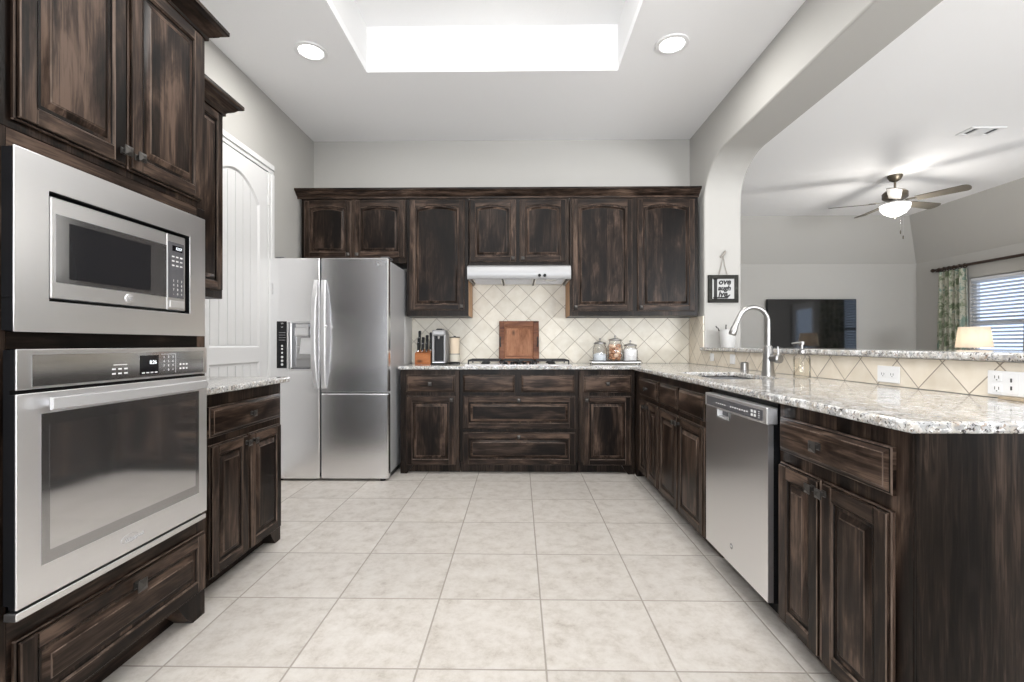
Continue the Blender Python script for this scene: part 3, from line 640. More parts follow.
# ------------------------------------------------------------------ sink, faucet
def rect(x0, x1, y0, y1, z): return [(x0, y0, z), (x1, y0, z), (x1, y1, z), (x0, y1, z)]
t = thing('sink', (1.25, 2.785, .68), 'stainless undermount sink bowl set into the granite peninsula', 'sink')
mb = MB(); g = .004
mb.loops([rect(SX0 - .018, SX1 + .018, SY0 - .018, SY1 + .018, .8825), rect(SX0 + g, SX1 - g, SY0 + g, SY1 - g, .8825), rect(SX0 + .012, SX1 - .012, SY0 + .012, SY1 - .012, .72), rect(SX0 + .05, SX1 - .05, SY0 + .05, SY1 - .05, .69),
          rect(SX0 + .05, SX1 - .05, SY0 + .05, SY1 - .05, .687), rect(SX0 + .008, SX1 - .008, SY0 + .008, SY1 - .008, .717), rect(SX0, SX1, SY0, SY1, .88), rect(SX0 - .018, SX1 + .018, SY0 - .018, SY1 + .018, .880)], cap0=False, cap1=False)
n = len(mb.v); mb.face([n - 8 * 4 + 12 + k for k in range(4)]); mb.face([n - 8 * 4 + 16 + k for k in range(4)])
build('bowl', mb, M['sink'], t, smooth=50)
build('drain', MB().lathe([(.0, .6905), (.045, .6905), (.045, .694), (.034, .695), (.030, .692), (0, .692)], (1.25, 2.785, 0)), M['chrome'], t)

fx, fy = 1.475, 2.80
t = thing('faucet', (fx, fy, .914), 'brushed nickel gooseneck pull-down faucet standing behind the sink', 'faucet')
build('body', MB().lathe([(.001, .914), (.037, .914), (.037, .922), (.034, .935), (.028, 1.02), (.027, 1.055), (.022, 1.085), (.014, 1.092), (.001, 1.092)], (fx, fy, 0)), M['nickel'], t)
rr = .092; zc = 1.225; pts = [(fx, fy, 1.085), (fx, fy, 1.15), (fx, fy, zc)]
for k in range(1, 15):
    a = pi * k / 16; pts.append((fx - rr + rr * cos(a), fy - .02 * k / 16, zc + rr * sin(a)))
ex = pts[-1]; pts.append((ex[0] - .010, ex[1], ex[2] - .02))
build('spout', MB().tube(pts, .0135, 14), M['nickel'], t)
e0 = Vector(pts[-1]); dirn = Vector((-.36, 0, -.93)).normalized()
build('spray_head', MB().lathe([(.001, -.002), (.0145, 0), (.015, .02), (.020, .06), (.022, .085), (.019, .092), (.001, .092)], e0, dirn, 18), M['nickel'], t)
lv = build('valve', MB().lathe([(.001, .02), (.019, .022), (.019, .062), (.026, .066), (.027, .088), (.020, .094), (.001, .094)], (fx, fy, 1.015), (.25, -1, 0), 20), M['nickel'], t)
build('lever', MB().tube([(fx + .018, fy - .076, 1.036), (fx + .018, fy - .076, 1.06), (fx + .017, fy - .074, 1.085)], [.006, .0055, .0045], 8), M['nickel'], lv)
tag(build('air_gap', MB().lathe([(.001, .9145), (.029, .9145), (.029, .918), (.026, .92), (.026, .968), (.017, .974), (.001, .975)], (1.575, 3.30, 0), n=20), M['nickel'], smooth=40), 'short nickel air gap cap on the granite beside the faucet', 'air gap')
sxp, syp = 1.53, 2.56
t = thing('soap_dispenser', (sxp, syp, .914), 'ribbed clear glass soap bottle with a nickel pump beside the faucet', 'soap dispenser')
n = 40
def rib_loop(rad, z, amp=.0015): return [(sxp + (rad + amp * cos(10 * a)) * cos(a), syp + (rad + amp * cos(10 * a)) * sin(a), z) for a in [2 * pi * k / n for k in range(n)]]
build('bottle', MB().loops([rib_loop(.036, .915), rib_loop(.040, .920), rib_loop(.040, 1.02), rib_loop(.036, 1.035, .0005), rib_loop(.022, 1.046, 0), rib_loop(.018, 1.056, 0)]), M['glass_soap'], t, smooth=60)
build('soap', MB().lathe([(.001, .918), (.035, .919), (.0375, .925), (.0375, 1.018), (.034, 1.024), (.001, 1.025)], (sxp, syp, 0)), M['soap'], t)
build('pump', MB().lathe([(.001, 1.05), (.021, 1.05), (.021, 1.066), (.010, 1.070), (.006, 1.073), (.006, 1.095), (.011, 1.097), (.012, 1.113), (.001, 1.114)], (sxp, syp, 0), n=16).tube([(sxp, syp, 1.106), (sxp - .035, syp - .01, 1.107), (sxp - .065, syp - .02, 1.103)], [.006, .005, .004], 8), M['nickel'], t)

# outlets on the side tiles (plates face -x)
FO = FP(XR - .011)
def outlet(y0, y1, z0, z1, kind, label):
    t = thing('outlet', (XR - .011, (y0 + y1) / 2, z0), label, 'outlet')
    mb = MB(FO); mb.box(P(y1), P(y0), z0, z1, 0, .006, 0, .002); build('cover_plate', mb, M['white'], t)
    am = -(y0 + y1) / 2; zm = (z0 + z1) / 2
    mb = MB(FO)
    def recept(a, z):
        mb.box(a - .017, a + .017, z - .0135, z + .0135, .0061, .008, 0, .001)
        mb.box(a - .008, a - .0055, z - .004, z + .006, .0081, .0084, 1); mb.box(a + .0055, a + .008, z - .004, z + .006, .0081, .0084, 1); mb.box(a - .002, a + .002, z - .010, z - .0065, .0081, .0084, 1)
    if kind == 'across': recept(am - .026, zm); recept(am + .026, zm)
    elif kind == 'upright': recept(am, zm - .02); recept(am, zm + .02)
    elif kind == 'switch': mb.box(am - .016, am + .016, zm - .033, zm + .033, .0061, .009, 0, .001)
    else:
        recept(P(y1) + .035, zm - .019); recept(P(y1) + .035, zm + .019)
        a = P(y1) + .082
        mb.box(a - .018, a + .022, zm - .034, zm + .034, .0061, .0075, 0, .001)
        for q in (zm - .014, zm + .012): mb.box(a - .003, a + .003, q - .007, q + .006, .0076, .008, 1)
    build('socket', mb, [M['white'], M['slot']], t)
outlet(3.99, 4.06, .955, 1.02, 'switch', 'white wall plate on the tiles nearest the back corner')
outlet(3.60, 3.68, .945, 1.02, 'switch', 'white wall plate on the tiles straight behind the air gap')
outlet(2.052, 2.177, .928, 1.002, 'across', 'white horizontal double outlet on the tiles between soap bottle and double-gang plate')
outlet(1.515, 1.671, .925, 1.008, 'wide', 'wide white outlet plate with two dark charging ports on the tiles')
tag(build('block', MB().box(XR - .045, XR - .012, 1.50, 1.607, .9145, .923, b=.001), M['tan']), 'thin tan block lying on the granite under the wide outlet plate', 'block')

# ------------------------------------------------------------------ refrigerator
fy0 = 3.738
FF = frame((0, fy0), (1, 0), (0, -1))
t = thing('refrigerator', (-1.516, 4.1, 0), 'stainless side-by-side refrigerator with ice dispenser in the back corner', 'refrigerator')
mb = MB(); mb.box(-1.985, -1.048, 3.815, 4.53, .045, 1.775, 0, .006)
mb.box(-1.97, -1.06, 3.83, 4.5, .008, .05, 1)
build('body', mb, [M['steel_dk'], M['black']], t)
def rdoor(mb, a0, a1, z0, z1): mb.box(a0, a1, z0, z1, -.072, 0, 0, .008)
hx0, hx1, hz0, hz1 = -1.853, -1.665, .895, 1.275
mb = MB(FF)      # left door with an opening for the dispenser
mb2 = MB(lambda a, z, d: FF(a, z, d)); mb2.cells([-2.010, hx0, hx1, -1.599], [.018, hz0, hz1, 1.79], lambda a, z: not (hx0 < a < hx1 and hz0 < z < hz1), -.072, 0)
fd = build('freezer_door', mb2, M['steel_v'], t, smooth=30, bevel=.006)
mb = MB(FF); rdoor(mb, -1.591, -1.046, .712, 1.79); mb.text('LG', .020, -1.105, 1.735, .0005, m=1); mb.lathe([(.001, .0002), (.009, .0002), (.009, .0012), (.001, .0012)], (-1.128, 1.735, 0), (0, 0, 1), 14, 1)
rd = build('refrigerator_door', mb, [M['steel_v'], M['grey_mark']], t)
mb = MB(FF); rdoor(mb, -1.591, -1.046, .018, .703); build('lower_door', mb, M['steel_v'], t)
mb = MB(FF); mb.box(-1.945, hx0 - .008, .905, 1.282, -.01, .004, 0, .002)
mb.text('LG', .016, -1.899, 1.265, .0042, m=1); mb.text('ICE', .011, -1.9, 1.235, .0042, m=1)
for k in range(4): mb.box(-1.925, -1.872, 1.13 + .02 * k, 1.133 + .02 * k, .0041, .0045, 2)
for k, z in enumerate((1.085, 1.06, 1.03, .995, .965, .935)): mb.lathe([(.001, .0041), (.008 if k < 3 else .010, .0041), (.008 if k < 3 else .010, .0046), (.001, .0046)], (-1.9, z, 0), (0, 0, 1), 12, 1)
build('control_panel', mb, [M['display'], M['white_mark'], M['grey_mark']], fd)
mb = MB(FF); i = .004
def q4(g, d): return [(hx0 + g, hz0 + g, d), (hx1 - g, hz0 + g, d), (hx1 - g, hz1 - g, d), (hx0 + g, hz1 - g, d)]
mb.loops([q4(-.008, .002), q4(-.008, .005), q4(i, .005), q4(i + .002, -.062), q4(i, -.066), q4(-.001, .0015)], 0, cap0=False, cap1=False)
k = len(mb.v); mb.face([k - 12 + j for j in range(4)], 1)
mb.box(hx0 + .02, hx1 - .02, hz0 + .005, hz0 + .014, -.06, -.002, 2)
build('dispenser_well', mb, [M['steel'], M['sglass'], M['panel_grey']], fd)
mb = MB(FF); mb.box(hx0 + .045, hx1 - .03, 1.165, 1.235, -.055, -.008, 0, .008); mb.box(hx0 + .05, hx1 - .035, 1.235, 1.262, -.055, -.02, 0, .003)
mb.loops([[(hx0 + .085, 1.150, -.05), (hx1 - .02, 1.150, -.05), (hx1 - .02, 1.150, -.042), (hx0 + .085, 1.150, -.042)], [(hx0 + .08, 1.02, -.034), (hx1 - .015, 1.02, -.034), (hx1 - .015, 1.02, -.024), (hx0 + .08, 1.02, -.024)]])
build('dispenser_paddle', mb, M['steel_lt'], fd)
def handle(par, a, z0, z1, bow):
    pts = []
    for k in range(13):
        u = k / 12; pts.append((a + bow * (1 - (2 * u - 1) ** 2), z0 + (z1 - z0) * u, .012 + .046 * (1 - abs(2 * u - 1) ** 3)))
    mb = MB(FF)
    lps = []
    for p in pts:
        w, h = .018, .009
        lps.append([(p[0] - w, p[1], p[2] - h), (p[0] + w, p[1], p[2] - h), (p[0] + w * .8, p[1], p[2] + h), (p[0] - w * .8, p[1], p[2] + h)])
    mb.loops(lps); mb.box(a - .012, a + .012, z0, z0 + .03, .0005, .02); mb.box(a - .012, a + .012, z1 - .03, z1, .0005, .02)
    return build('handle', mb, M['steel_lt'], par, smooth=50)
handle(fd, -1.620, .745, 1.612, -.010); hh = handle(rd, -1.562, .745, 1.612, .012)
build('release_button', MB(FF).box(-1.55, -1.515, 1.232, 1.246, .045, .058, b=.004), M['steel_lt'], rd)
for x in (-1.93, -1.10): build('foot', MB().lathe([(.001, 0), (.022, 0), (.022, .012), (.015, .03), (.001, .03)], (x, 3.775, 0), n=14), M['black'], t)
build('hinge_cover', MB().box(-1.12, -1.05, 3.775, 3.90, 1.792, 1.806, b=.005), M['panel_grey'], t)
build('hinge_cover', MB().box(-1.98, -1.91, 3.775, 3.90, 1.792, 1.806, b=.005), M['panel_grey'], t)

# ------------------------------------------------------------------ microwave with trim kit
FM = FL(-1.25)
t = thing('microwave', (-1.5, 1.514, 1.131), 'built-in stainless microwave framed by a broad trim above the oven', 'microwave')
Y0, Y1, Z0, Z1 = 1.142, 1.850, 1.131, 1.595; I = (1.230, 1.764, 1.214, 1.508)
mb = MB(FM); mb.cells([Y0, I[0], I[1], Y1], [Z0, I[2], I[3], Z1], lambda a, z: not (I[0] < a < I[1] and I[2] < z < I[3]), -.004, 0)
build('trim_kit', mb, M['steel'], t, smooth=30, bevel=.0012)
mb = MB(FM); mb.box(Y0 + .002, Y1 - .002, Z0 + .003, I[2] + .002, -.034, -.0042); mb.box(Y0 + .002, Y1 - .002, I[3] - .002, Z1 - .003, -.034, -.0042)
mb.box(Y0 + .002, I[0], I[2], I[3], -.034, -.0042); mb.box(I[1], Y1 - .002, I[2], I[3], -.034, -.0042)
mb.box(1.19, 1.80, 1.135, 1.590, -.45, -.036)
build('housing', mb, M['black'], t, smooth=0)
a0, a1, z0, z1 = I[0] + .010, I[1] - .016, I[2] + .008, I[3] - .010; pa = 1.655
mb = MB(FM); mb.box(a0, pa - .002, z0, z1, -.036, -.006, 0, .003)
mb.box(a0 + .012, pa - .003, z0 + .045, z1 - .045, -.0059, -.0045, 1, .0006); mb.box(a0 + .05, pa - .075, z0 + .058, z1 - .062, -.0044, -.0038, 2)
mb.lathe([(.001, -.0059), (.0145, -.0059), (.0145, -.0035), (.012, -.003), (.001, -.003)], (1.492, 1.246, 0), (0, 0, 1), 24, 3)
mb.text('GE', .015, 1.492, 1.246, -.0029, m=4, shear=.2)
build('door', mb, [M['steel'], M['sglass'], M['mglass'], M['steel_lt'], M['grey_mark']], t)
mb = MB(FM); mb.box(pa, a1, z0, z1, -.036, -.006, 0, .003)
mb.box(pa + .004, a1 - .010, z0 + .046, z1 - .028, -.0059, -.0045, 1, .0006)
mb.box(pa + .024, a1 - .018, z1 - .060, z1 - .040, -.0044, -.004, 2); mb.text('12:57', .014, pa + .055, z1 - .050, -.0039, m=5)
for r_ in range(3):
    for k in range(3): mb.box(pa + .022 + .020 * k, pa + .034 + .020 * k, z1 - .083 - .016 * r_, z1 - .078 - .016 * r_, -.0044, -.004, 3)
for r_ in range(4):
    for k in range(3): mb.text(('123', '456', '789', '-0+')[r_][k], .012, pa + .030 + .020 * k, z0 + .108 - .016 * r_, -.0044, m=3, ext=.0003)
mb.box(pa + .012, a1 - .010, z0 + .010, z0 + .036, -.0059, -.003, 4, .003)
build('control_panel', mb, [M['steel'], M['panel_grey'], M['display'], M['white_mark'], M['steel_lt'], M['lit']], t)

# ------------------------------------------------------------------ wall oven
FV = FL(-1.245)
t = thing('wall_oven', (-1.5, 1.514, .43), 'stainless built-in wall oven with a large dark glass door', 'oven')
Y0, Y1 = 1.143, 1.853
mb = MB(FV); mb.box(Y0 + .004, Y1 - .004, .446, 1.084, -.038, -.022); mb.box(1.19, 1.85, .45, 1.08, -.5, -.041)
build('housing', mb, M['black'], t, smooth=0)
mb = MB(FV); mb.box(Y0, Y1, .984, 1.087, -.005, 0, 0, .0015); mb.box(Y0 + .001, Y1 - .001, .985, 1.086, -.021, -.0052, 5)
mb.box(Y0 + .037, Y1 - .022, .990, 1.073, .0001, .0014, 1, .0006)
mb.box(1.52, 1.60, .998, 1.062, .0015, .002, 2); mb.text('8:26', .018, 1.575, 1.038, .0021, m=4)
for k in range(4): mb.box(1.528 + .018 * k, 1.540 + .018 * k, 1.002, 1.006, .0021, .0024, 3)
for r_ in range(4):
    for k in range(3): mb.text(('123', '456', '789', '-0+')[r_][k], .011, 1.625 + .021 * k, 1.054 - .015 * r_, .0015, m=3, ext=.0003)
mb.box(1.612, 1.680, 1.064, 1.065, .0015, .0018, 3); mb.box(1.680, 1.681, .998, 1.065, .0015, .0018, 3)
for r_ in range(2):
    for k in range(3): mb.box(1.415 + .022 * k, 1.428 + .022 * k, 1.006 + .014 * r_, 1.011 + .014 * r_, .0015, .0018, 3)
mb.box(1.42, 1.47, 1.034, 1.037, .0015, .0018, 3)
for r_ in range(2):
    for k in range(3): mb.box(1.70 + .016 * k, 1.709 + .016 * k, 1.008 + .015 * r_, 1.014 + .015 * r_, .0015, .0018, 3)
build('control_panel', mb, [M['steel'], M['sglass'], M['display'], M['white_mark'], M['lit'], M['black']], t)
mb = MB(FV); mb.box(Y0, Y1, .437, .974, -.005, 0, 0, .0015); mb.box(Y0 + .001, Y1 - .001, .438, .973, -.021, -.0052, 4)
mb.box(1.203, 1.805, .522, .918, .0001, .0012, 1, .0005); mb.box(1.225, 1.785, .555, .885, .0013, .0016, 2)
mb.text('Whirlpool', .018, 1.50, .476, .0002, m=3, ext=.0006, shear=.15)
ring = [(1.482 + .032 * cos(a), .480 + .013 * sin(a), .0008) for a in [R(20 + 13 * k) for k in range(24)]]
mb.tube(ring, .0008, 6, 3)
od = build('door', mb, [M['steel_lt'], M['sglass'], M['dglass'], M['steel_dk'], M['black']], t)
mb = MB(FV); lps = []
for k in range(13):
    u = k / 12; a = 1.203 + .602 * u; d = .030 + .018 * (1 - (2 * u - 1) ** 2)
    lps.append([(a, .928, d - .006), (a, .961, d - .006), (a, .958, d + .005), (a, .931, d + .005)])
mb.loops(lps)
for a in (1.225, 1.770): mb.box(a, a + .014, .938, .952, .0005, .028, 1)
build('handle', mb, [M['handle'], M['steel_dk']], od, smooth=50)
mb = MB(FV); mb.box(Y0 + .002, Y1 - .002, .408, .428, -.036, -.002, 0, .002); build('lower_trim', mb, M['steel'], t)

# ------------------------------------------------------------------ dishwasher
FDW = FP(.94)
t = thing('dishwasher', (1.25, 2.08, 0), 'stainless dishwasher with a pocket handle built into the peninsula', 'dishwasher')
mb = MB(); mb.box(.985, 1.60, 1.80, 2.40, .11, .872, 0); mb.box(1.055, 1.6, 1.80, 2.40, 0, .109, 0)
mb.box(.962, .985, 1.792, 2.372, .115, .79, 0)
build('tub', mb, M['black'], t, smooth=0)
A0, A1 = P(2.372), P(1.785); ha0, ha1, hz0 = P(2.235), P(2.105), .755
mb = MB(FDW); mb.cells([A0, ha0, ha1, A1], [.122, hz0, .793], lambda a, z: not (ha0 < a < ha1 and z > hz0), -.021, 0, 0)
mb.text('GE', .012, P(2.09), .205, .0009, m=1, ext=.0004); mb.lathe([(.001, .0002), (.013, .0002), (.013, .0008), (.001, .0008)], (P(2.09), .205, 0), (0, 0, 1), 20, 2)
dd = build('door', mb, [M['steel'], M['steel_lt'], M['grey_mark']], t, smooth=30)
mb = MB(FDW); i = .003
def h4(g, d): return [(ha0 + g, hz0 + g, d), (ha1 - g, hz0 + g, d), (ha1 - g, .793, d), (ha0 + g, .793, d)]
mb.loops([h4(0, .004), h4(.008, .004), h4(.012, -.018)], 0, cap0=False, cap1=False); k = len(mb.v); mb.face([k - 4, k - 3, k - 2, k - 1], 1)
build('handle', mb, [M['handle'], M['panel_grey']], dd)
mb = MB(FDW); mb.box(A0, A1, .795, .859, -.038, .004, 0, .003); mb.box(A0 + .022, A1 - .03, .803, .845, .0041, .005, 1, .0004)
for k in range(5): mb.box(A0 + .13 + .022 * k, A0 + .145 + .022 * k, .820, .824, .0051, .0055, 2)
for k in range(8): mb.box(A0 + .28 + .021 * k, A0 + .293 + .021 * k, .819 + .002 * (k % 2), .826, .0051, .0055, 2)
for k in range(2):
    for j in range(2): mb.box(A0 + .465 + .025 * k, A0 + .482 + .025 * k, .812 + .015 * j, .822 + .015 * j, .0051, .0055, 2)
for k in range(4): mb.box(A0 + .525, A0 + .535, .811 + .008 * k, .814 + .008 * k, .0051, .0055, 2)
build('control_panel', mb, [M['steel_lt'], M['panel_grey'], M['white_mark']], t)

# ------------------------------------------------------------------ range hood, cooktop
t = thing('range_hood', (0, 4.33, 1.665), 'slim stainless range hood mounted under the short wall cabinet', 'range hood')
prof = [(4.572, 1.690), (4.10, 1.690), (4.10, 1.668), (4.078, 1.664), (4.068, 1.676), (4.066, 1.742), (4.080, 1.775), (4.10, 1.785), (4.24, 1.814), (4.572, 1.814)]
mb = MB(); mb.prism(prof, -.45, .45, order=(1, 2, 0))
mb.box(-.45, -.43, 4.10, 4.57, 1.668, 1.692); mb.box(.43, .45, 4.10, 4.57, 1.668, 1.692)
build('canopy', mb, M['hood'], t, smooth=40)
for x0, x1 in ((-.415, -.155), (-.140, .130), (.145, .415)):
    mb = MB(); mb.box(x0, x1, 4.115, 4.545, 1.676, 1.689, 0, .002)
    for k in range(9): mb.box(x0 + .01, x1 - .01, 4.135 + .045 * k, 4.147 + .045 * k, 1.673, 1.676, 1)
    build('filter', mb, [M['steel'], M['steel_dk']], t, smooth=0)
for x in (-.148, .137): build('divider', MB().box(x - .006, x + .006, 4.112, 4.56, 1.666, 1.6895), M['black'], t, smooth=0)
build('lamp_cover', MB().box(.24, .33, 4.14, 4.22, 1.666, 1.6725, b=.002), M['white'], t)
for x in (.178, .223): build('switch_knob', MB().lathe([(.001, -.001), (.013, -.001), (.013, .010), (.010, .014), (.001, .014)], (x, 4.067, 1.695), (0, -1, 0), 16), M['black'], t)
mb = MB(); mb.box(-.47, .455, 4.035, 4.472, .9145, .922, 0, .003)
t = thing('cooktop', (0, 4.27, .9145), 'five-burner gas cooktop with black grates set into the back counter', 'cooktop')
build('plate', mb, M['steel_lt'], t)
for (x0, x1) in ((-.445, -.155), (-.145, .135), (.145, .435)):
    mb = MB(); y0, y1, zt, w = 4.115 if x0 == -.145 else 4.06, 4.462, .962, .006
    for x in (x0, x1 - 2 * w, (x0 + x1) / 2 - w): mb.box(x, x + 2 * w, y0, y1, zt - .014, zt, 0, .002)
    for y in (y0, y1 - 2 * w, y0 + (y1 - y0) * .33, y0 + (y1 - y0) * .66): mb.box(x0, x1, y, y + 2 * w, zt - .014, zt, 0, .002)
    for x in (x0, x1 - 2 * w):
        for y in (y0, y1 - 2 * w): mb.box(x, x + 2 * w, y, y + 2 * w, .9222, zt - .012)
    build('grate', mb, M['matt_black'], t)
for x, y, r_ in ((-.30, 4.17, .04), (-.30, 4.38, .034), (-.005, 4.30, .05), (.29, 4.17, .034), (.29, 4.38, .042)):
    build('burner', MB().lathe([(.001, .9222), (r_, .9222), (r_, .930), (r_ * .8, .932), (r_ * .8, .940), (r_ * .7, .943), (.001, .943)], (x, y, 0), n=20), M['matt_black'], t)
for k in range(5): build('knob', MB().lathe([(.001, .9222), (.018, .9222), (.016, .944), (.014, .947), (.001, .947)], (-.115 + .055 * k, 4.075, 0), n=16), M['black'], t)

# ------------------------------------------------------------------ things on the back counter
# framed wooden board leaning on the tiles behind the cooktop
lean = R(6)
def FBd(a, z, d):
    return (a, 4.508 + z * sin(lean) - d * cos(lean), .9155 + z * cos(lean) + d * sin(lean))
t = thing('cutting_board', (0, 4.51, .9155), 'red-brown panelled wooden board with dark handles leaning behind the cooktop', 'cutting board')
mb = MB(FBd); W = .192; Hh = .408; fwd = .055
mb.box(-W, W, 0, Hh, 0, .014, 2, .003)
mb.box(-W + .002, -W + fwd, .002, Hh - .002, .012, .024, 2, .003); mb.box(W - fwd, W - .002, .002, Hh - .002, .012, .024, 2, .003)
mb.box(-W + fwd, W - fwd, .002, fwd, .012, .024, 1, .003); mb.box(-W + fwd, W - fwd, Hh - fwd, Hh - .002, .012, .024, 2, .003)
o = lambda tt, d: arch_outline(-W + fwd, W - fwd, fwd, Hh - fwd, 0, tt, d, 4)
mb.loops([o(.0, .020), o(.006, .013), o(.014, .013), o(.036, .021), o(.038, .022)], 0, cap0=False)
build('panel', mb, [M['board_v'], M['board_h'], M['board_edge']], t)
for sg in (-1, 1):
    mb = MB(FBd); a = sg * (W - .014)
    mb.tube([(a, .16, .022), (a, .17, .042), (a + sg * .004, .205, .048), (a, .24, .042), (a, .25, .022)], .007, 8)
    build('handle', mb, M['matt_black'], t)
# knife block
t = thing('knife_block', (-.88, 4.36, .9145), 'orange-brown wooden knife block on the counter beside the refrigerator', 'knife block')
mb = MB(); mb.prism([(4.29, .9145), (4.43, .9145), (4.43, 1.05), (4.29, 1.015)], -.955, -.812, order=(1, 2, 0))
mb.box(-.948, -.819, 4.2895, 4.2905, .925, 1.005)
build('block', mb, M['block'], t, smooth=0, bevel=.003)
kn = [(-.938, 4.405, 1.046, .165), (-.905, 4.405, 1.046, .105), (-.868, 4.405, 1.046, .125), (-.832, 4.405, 1.046, .150), (-.938, 4.365, 1.036, .105), (-.900, 4.365, 1.036, .09), (-.860, 4.365, 1.036, .10), (-.826, 4.365, 1.036, .085), (-.932, 4.322, 1.025, .075), (-.893, 4.322, 1.025, .06), (-.855, 4.322, 1.025, .07)]
klabels = []
for i, (x, y, z, l) in enumerate(kn):
    row = ('back', 'middle', 'front')[0 if i < 4 else 1 if i < 8 else 2]
    pos = (['nearest the refrigerator', 'second from the refrigerator', 'third from the refrigerator', 'nearest the coffee maker'] if row != 'front' else ['nearest the refrigerator', 'middle', 'nearest the coffee maker'])[i % 4 if i < 8 else i - 8]
    k = thing('knife', (x, y, z), f'black-handled knife in the {row} row of knives, {pos}', 'knife', 'knives in the block')
    hd = MB(); lps = []
    for u, w in ((0, .0065), (.15, .008), (.5, .0075), (.8, .009), (.95, .010), (1, .006)):
        zz = z + .014 + l * u; yy = y + .02 * u
        lps.append([(x - w * 1.25, yy - w * 1.4, zz), (x + w * 1.25, yy - w * 1.4, zz), (x + w * 1.25, yy + w * 1.4, zz), (x - w * 1.25, yy + w * 1.4, zz)])
    build('handle', hd.loops(lps), M['black'], k, smooth=30, bevel=.002)
    build('bolster', MB().box(x - .0065, x + .0065, y - .009, y + .009, z + .0005, z + .016, b=.002), M['chrome'], k)
    if l > .08:
        for u in (.3, .6): build('rivet', MB().lathe([(.001, 0), (.003, 0), (.003, .001), (.001, .001)], (x, y + .02 * u - .0108, z + .014 + l * u), (0, -1, 0), 8), M['chrome'], k)
# single-serve coffee maker
t = thing('coffee_maker', (-.73, 4.36, .9145), 'slim silver and black coffee maker between knife block and paper roll', 'coffee maker')
x0, x1 = -.793, -.668
mb = MB(); mb.box(x0, x1, 4.32, 4.48, .93, 1.205, 0, .012); mb.box(x0, x0 + .02, 4.26, 4.33, .925, 1.225, 0, .006); mb.box(x1 - .02, x1, 4.26, 4.33, .925, 1.225, 0, .006)
mb.box(x0, x1, 4.25, 4.44, 1.175, 1.228, 0, .012)
build('body', mb, M['hood'], t)
mb = MB(); mb.box(x0 + .022, x1 - .022, 4.285, 4.318, .945, 1.172, 0, .004); build('front_panel', mb, M['black'], t)
build('spout', MB().lathe([(.001, 1.172), (.016, 1.172), (.012, 1.145), (.001, 1.145)], ((x0 + x1) / 2, 4.272, 0), n=14), M['chrome'], t)
mb = MB(); mb.box(x0 - .004, x1 + .004, 4.225, 4.49, .9145, .928, 0, .004); mb.box(x0 + .008, x1 - .008, 4.232, 4.282, .9285, .938, 1, .002); build('drip_tray', mb, [M['black'], M['steel']], t)
build('lid', MB().loops([[(x0 + .03, 4.28, 1.2285), (x1 - .03, 4.28, 1.2285), (x1 - .03, 4.42, 1.2285), (x0 + .03, 4.42, 1.2285)], [(x0 + .04, 4.29, 1.242), (x1 - .04, 4.29, 1.242), (x1 - .04, 4.41, 1.242), (x0 + .04, 4.41, 1.242)]]), M['black'], t, smooth=0, bevel=.003)
# paper roll
t = thing('paper_towel_holder', (-.605, 4.42, .9145), 'beige paper roll on a dark stand right of the coffee maker', 'paper towel holder')
xc, yc = -.607, 4.42
build('base', MB().lathe([(.001, .9145), (.052, .9145), (.052, .922), (.046, .928), (.02, .932), (.001, .932)], (xc, yc, 0), n=28), M['matt_black'], t)
build('roll', MB().lathe([(.012, .934), (.043, .934), (.046, .94), (.046, 1.00), (.0478, 1.004), (.0478, 1.008), (.046, 1.011), (.046, 1.155), (.043, 1.160), (.012, 1.160)], (xc, yc, 0), n=28, ms=[1, 1, 1, 2, 2, 2, 0, 0, 0]), [M['paper'], M['paper2'], M['twine']], t)
build('top_cap', MB().lathe([(.001, 1.1605), (.05, 1.1605), (.05, 1.167), (.012, 1.170), (.008, 1.176), (.001, 1.177)], (xc, yc, 0), n=28), M['matt_black'], t)
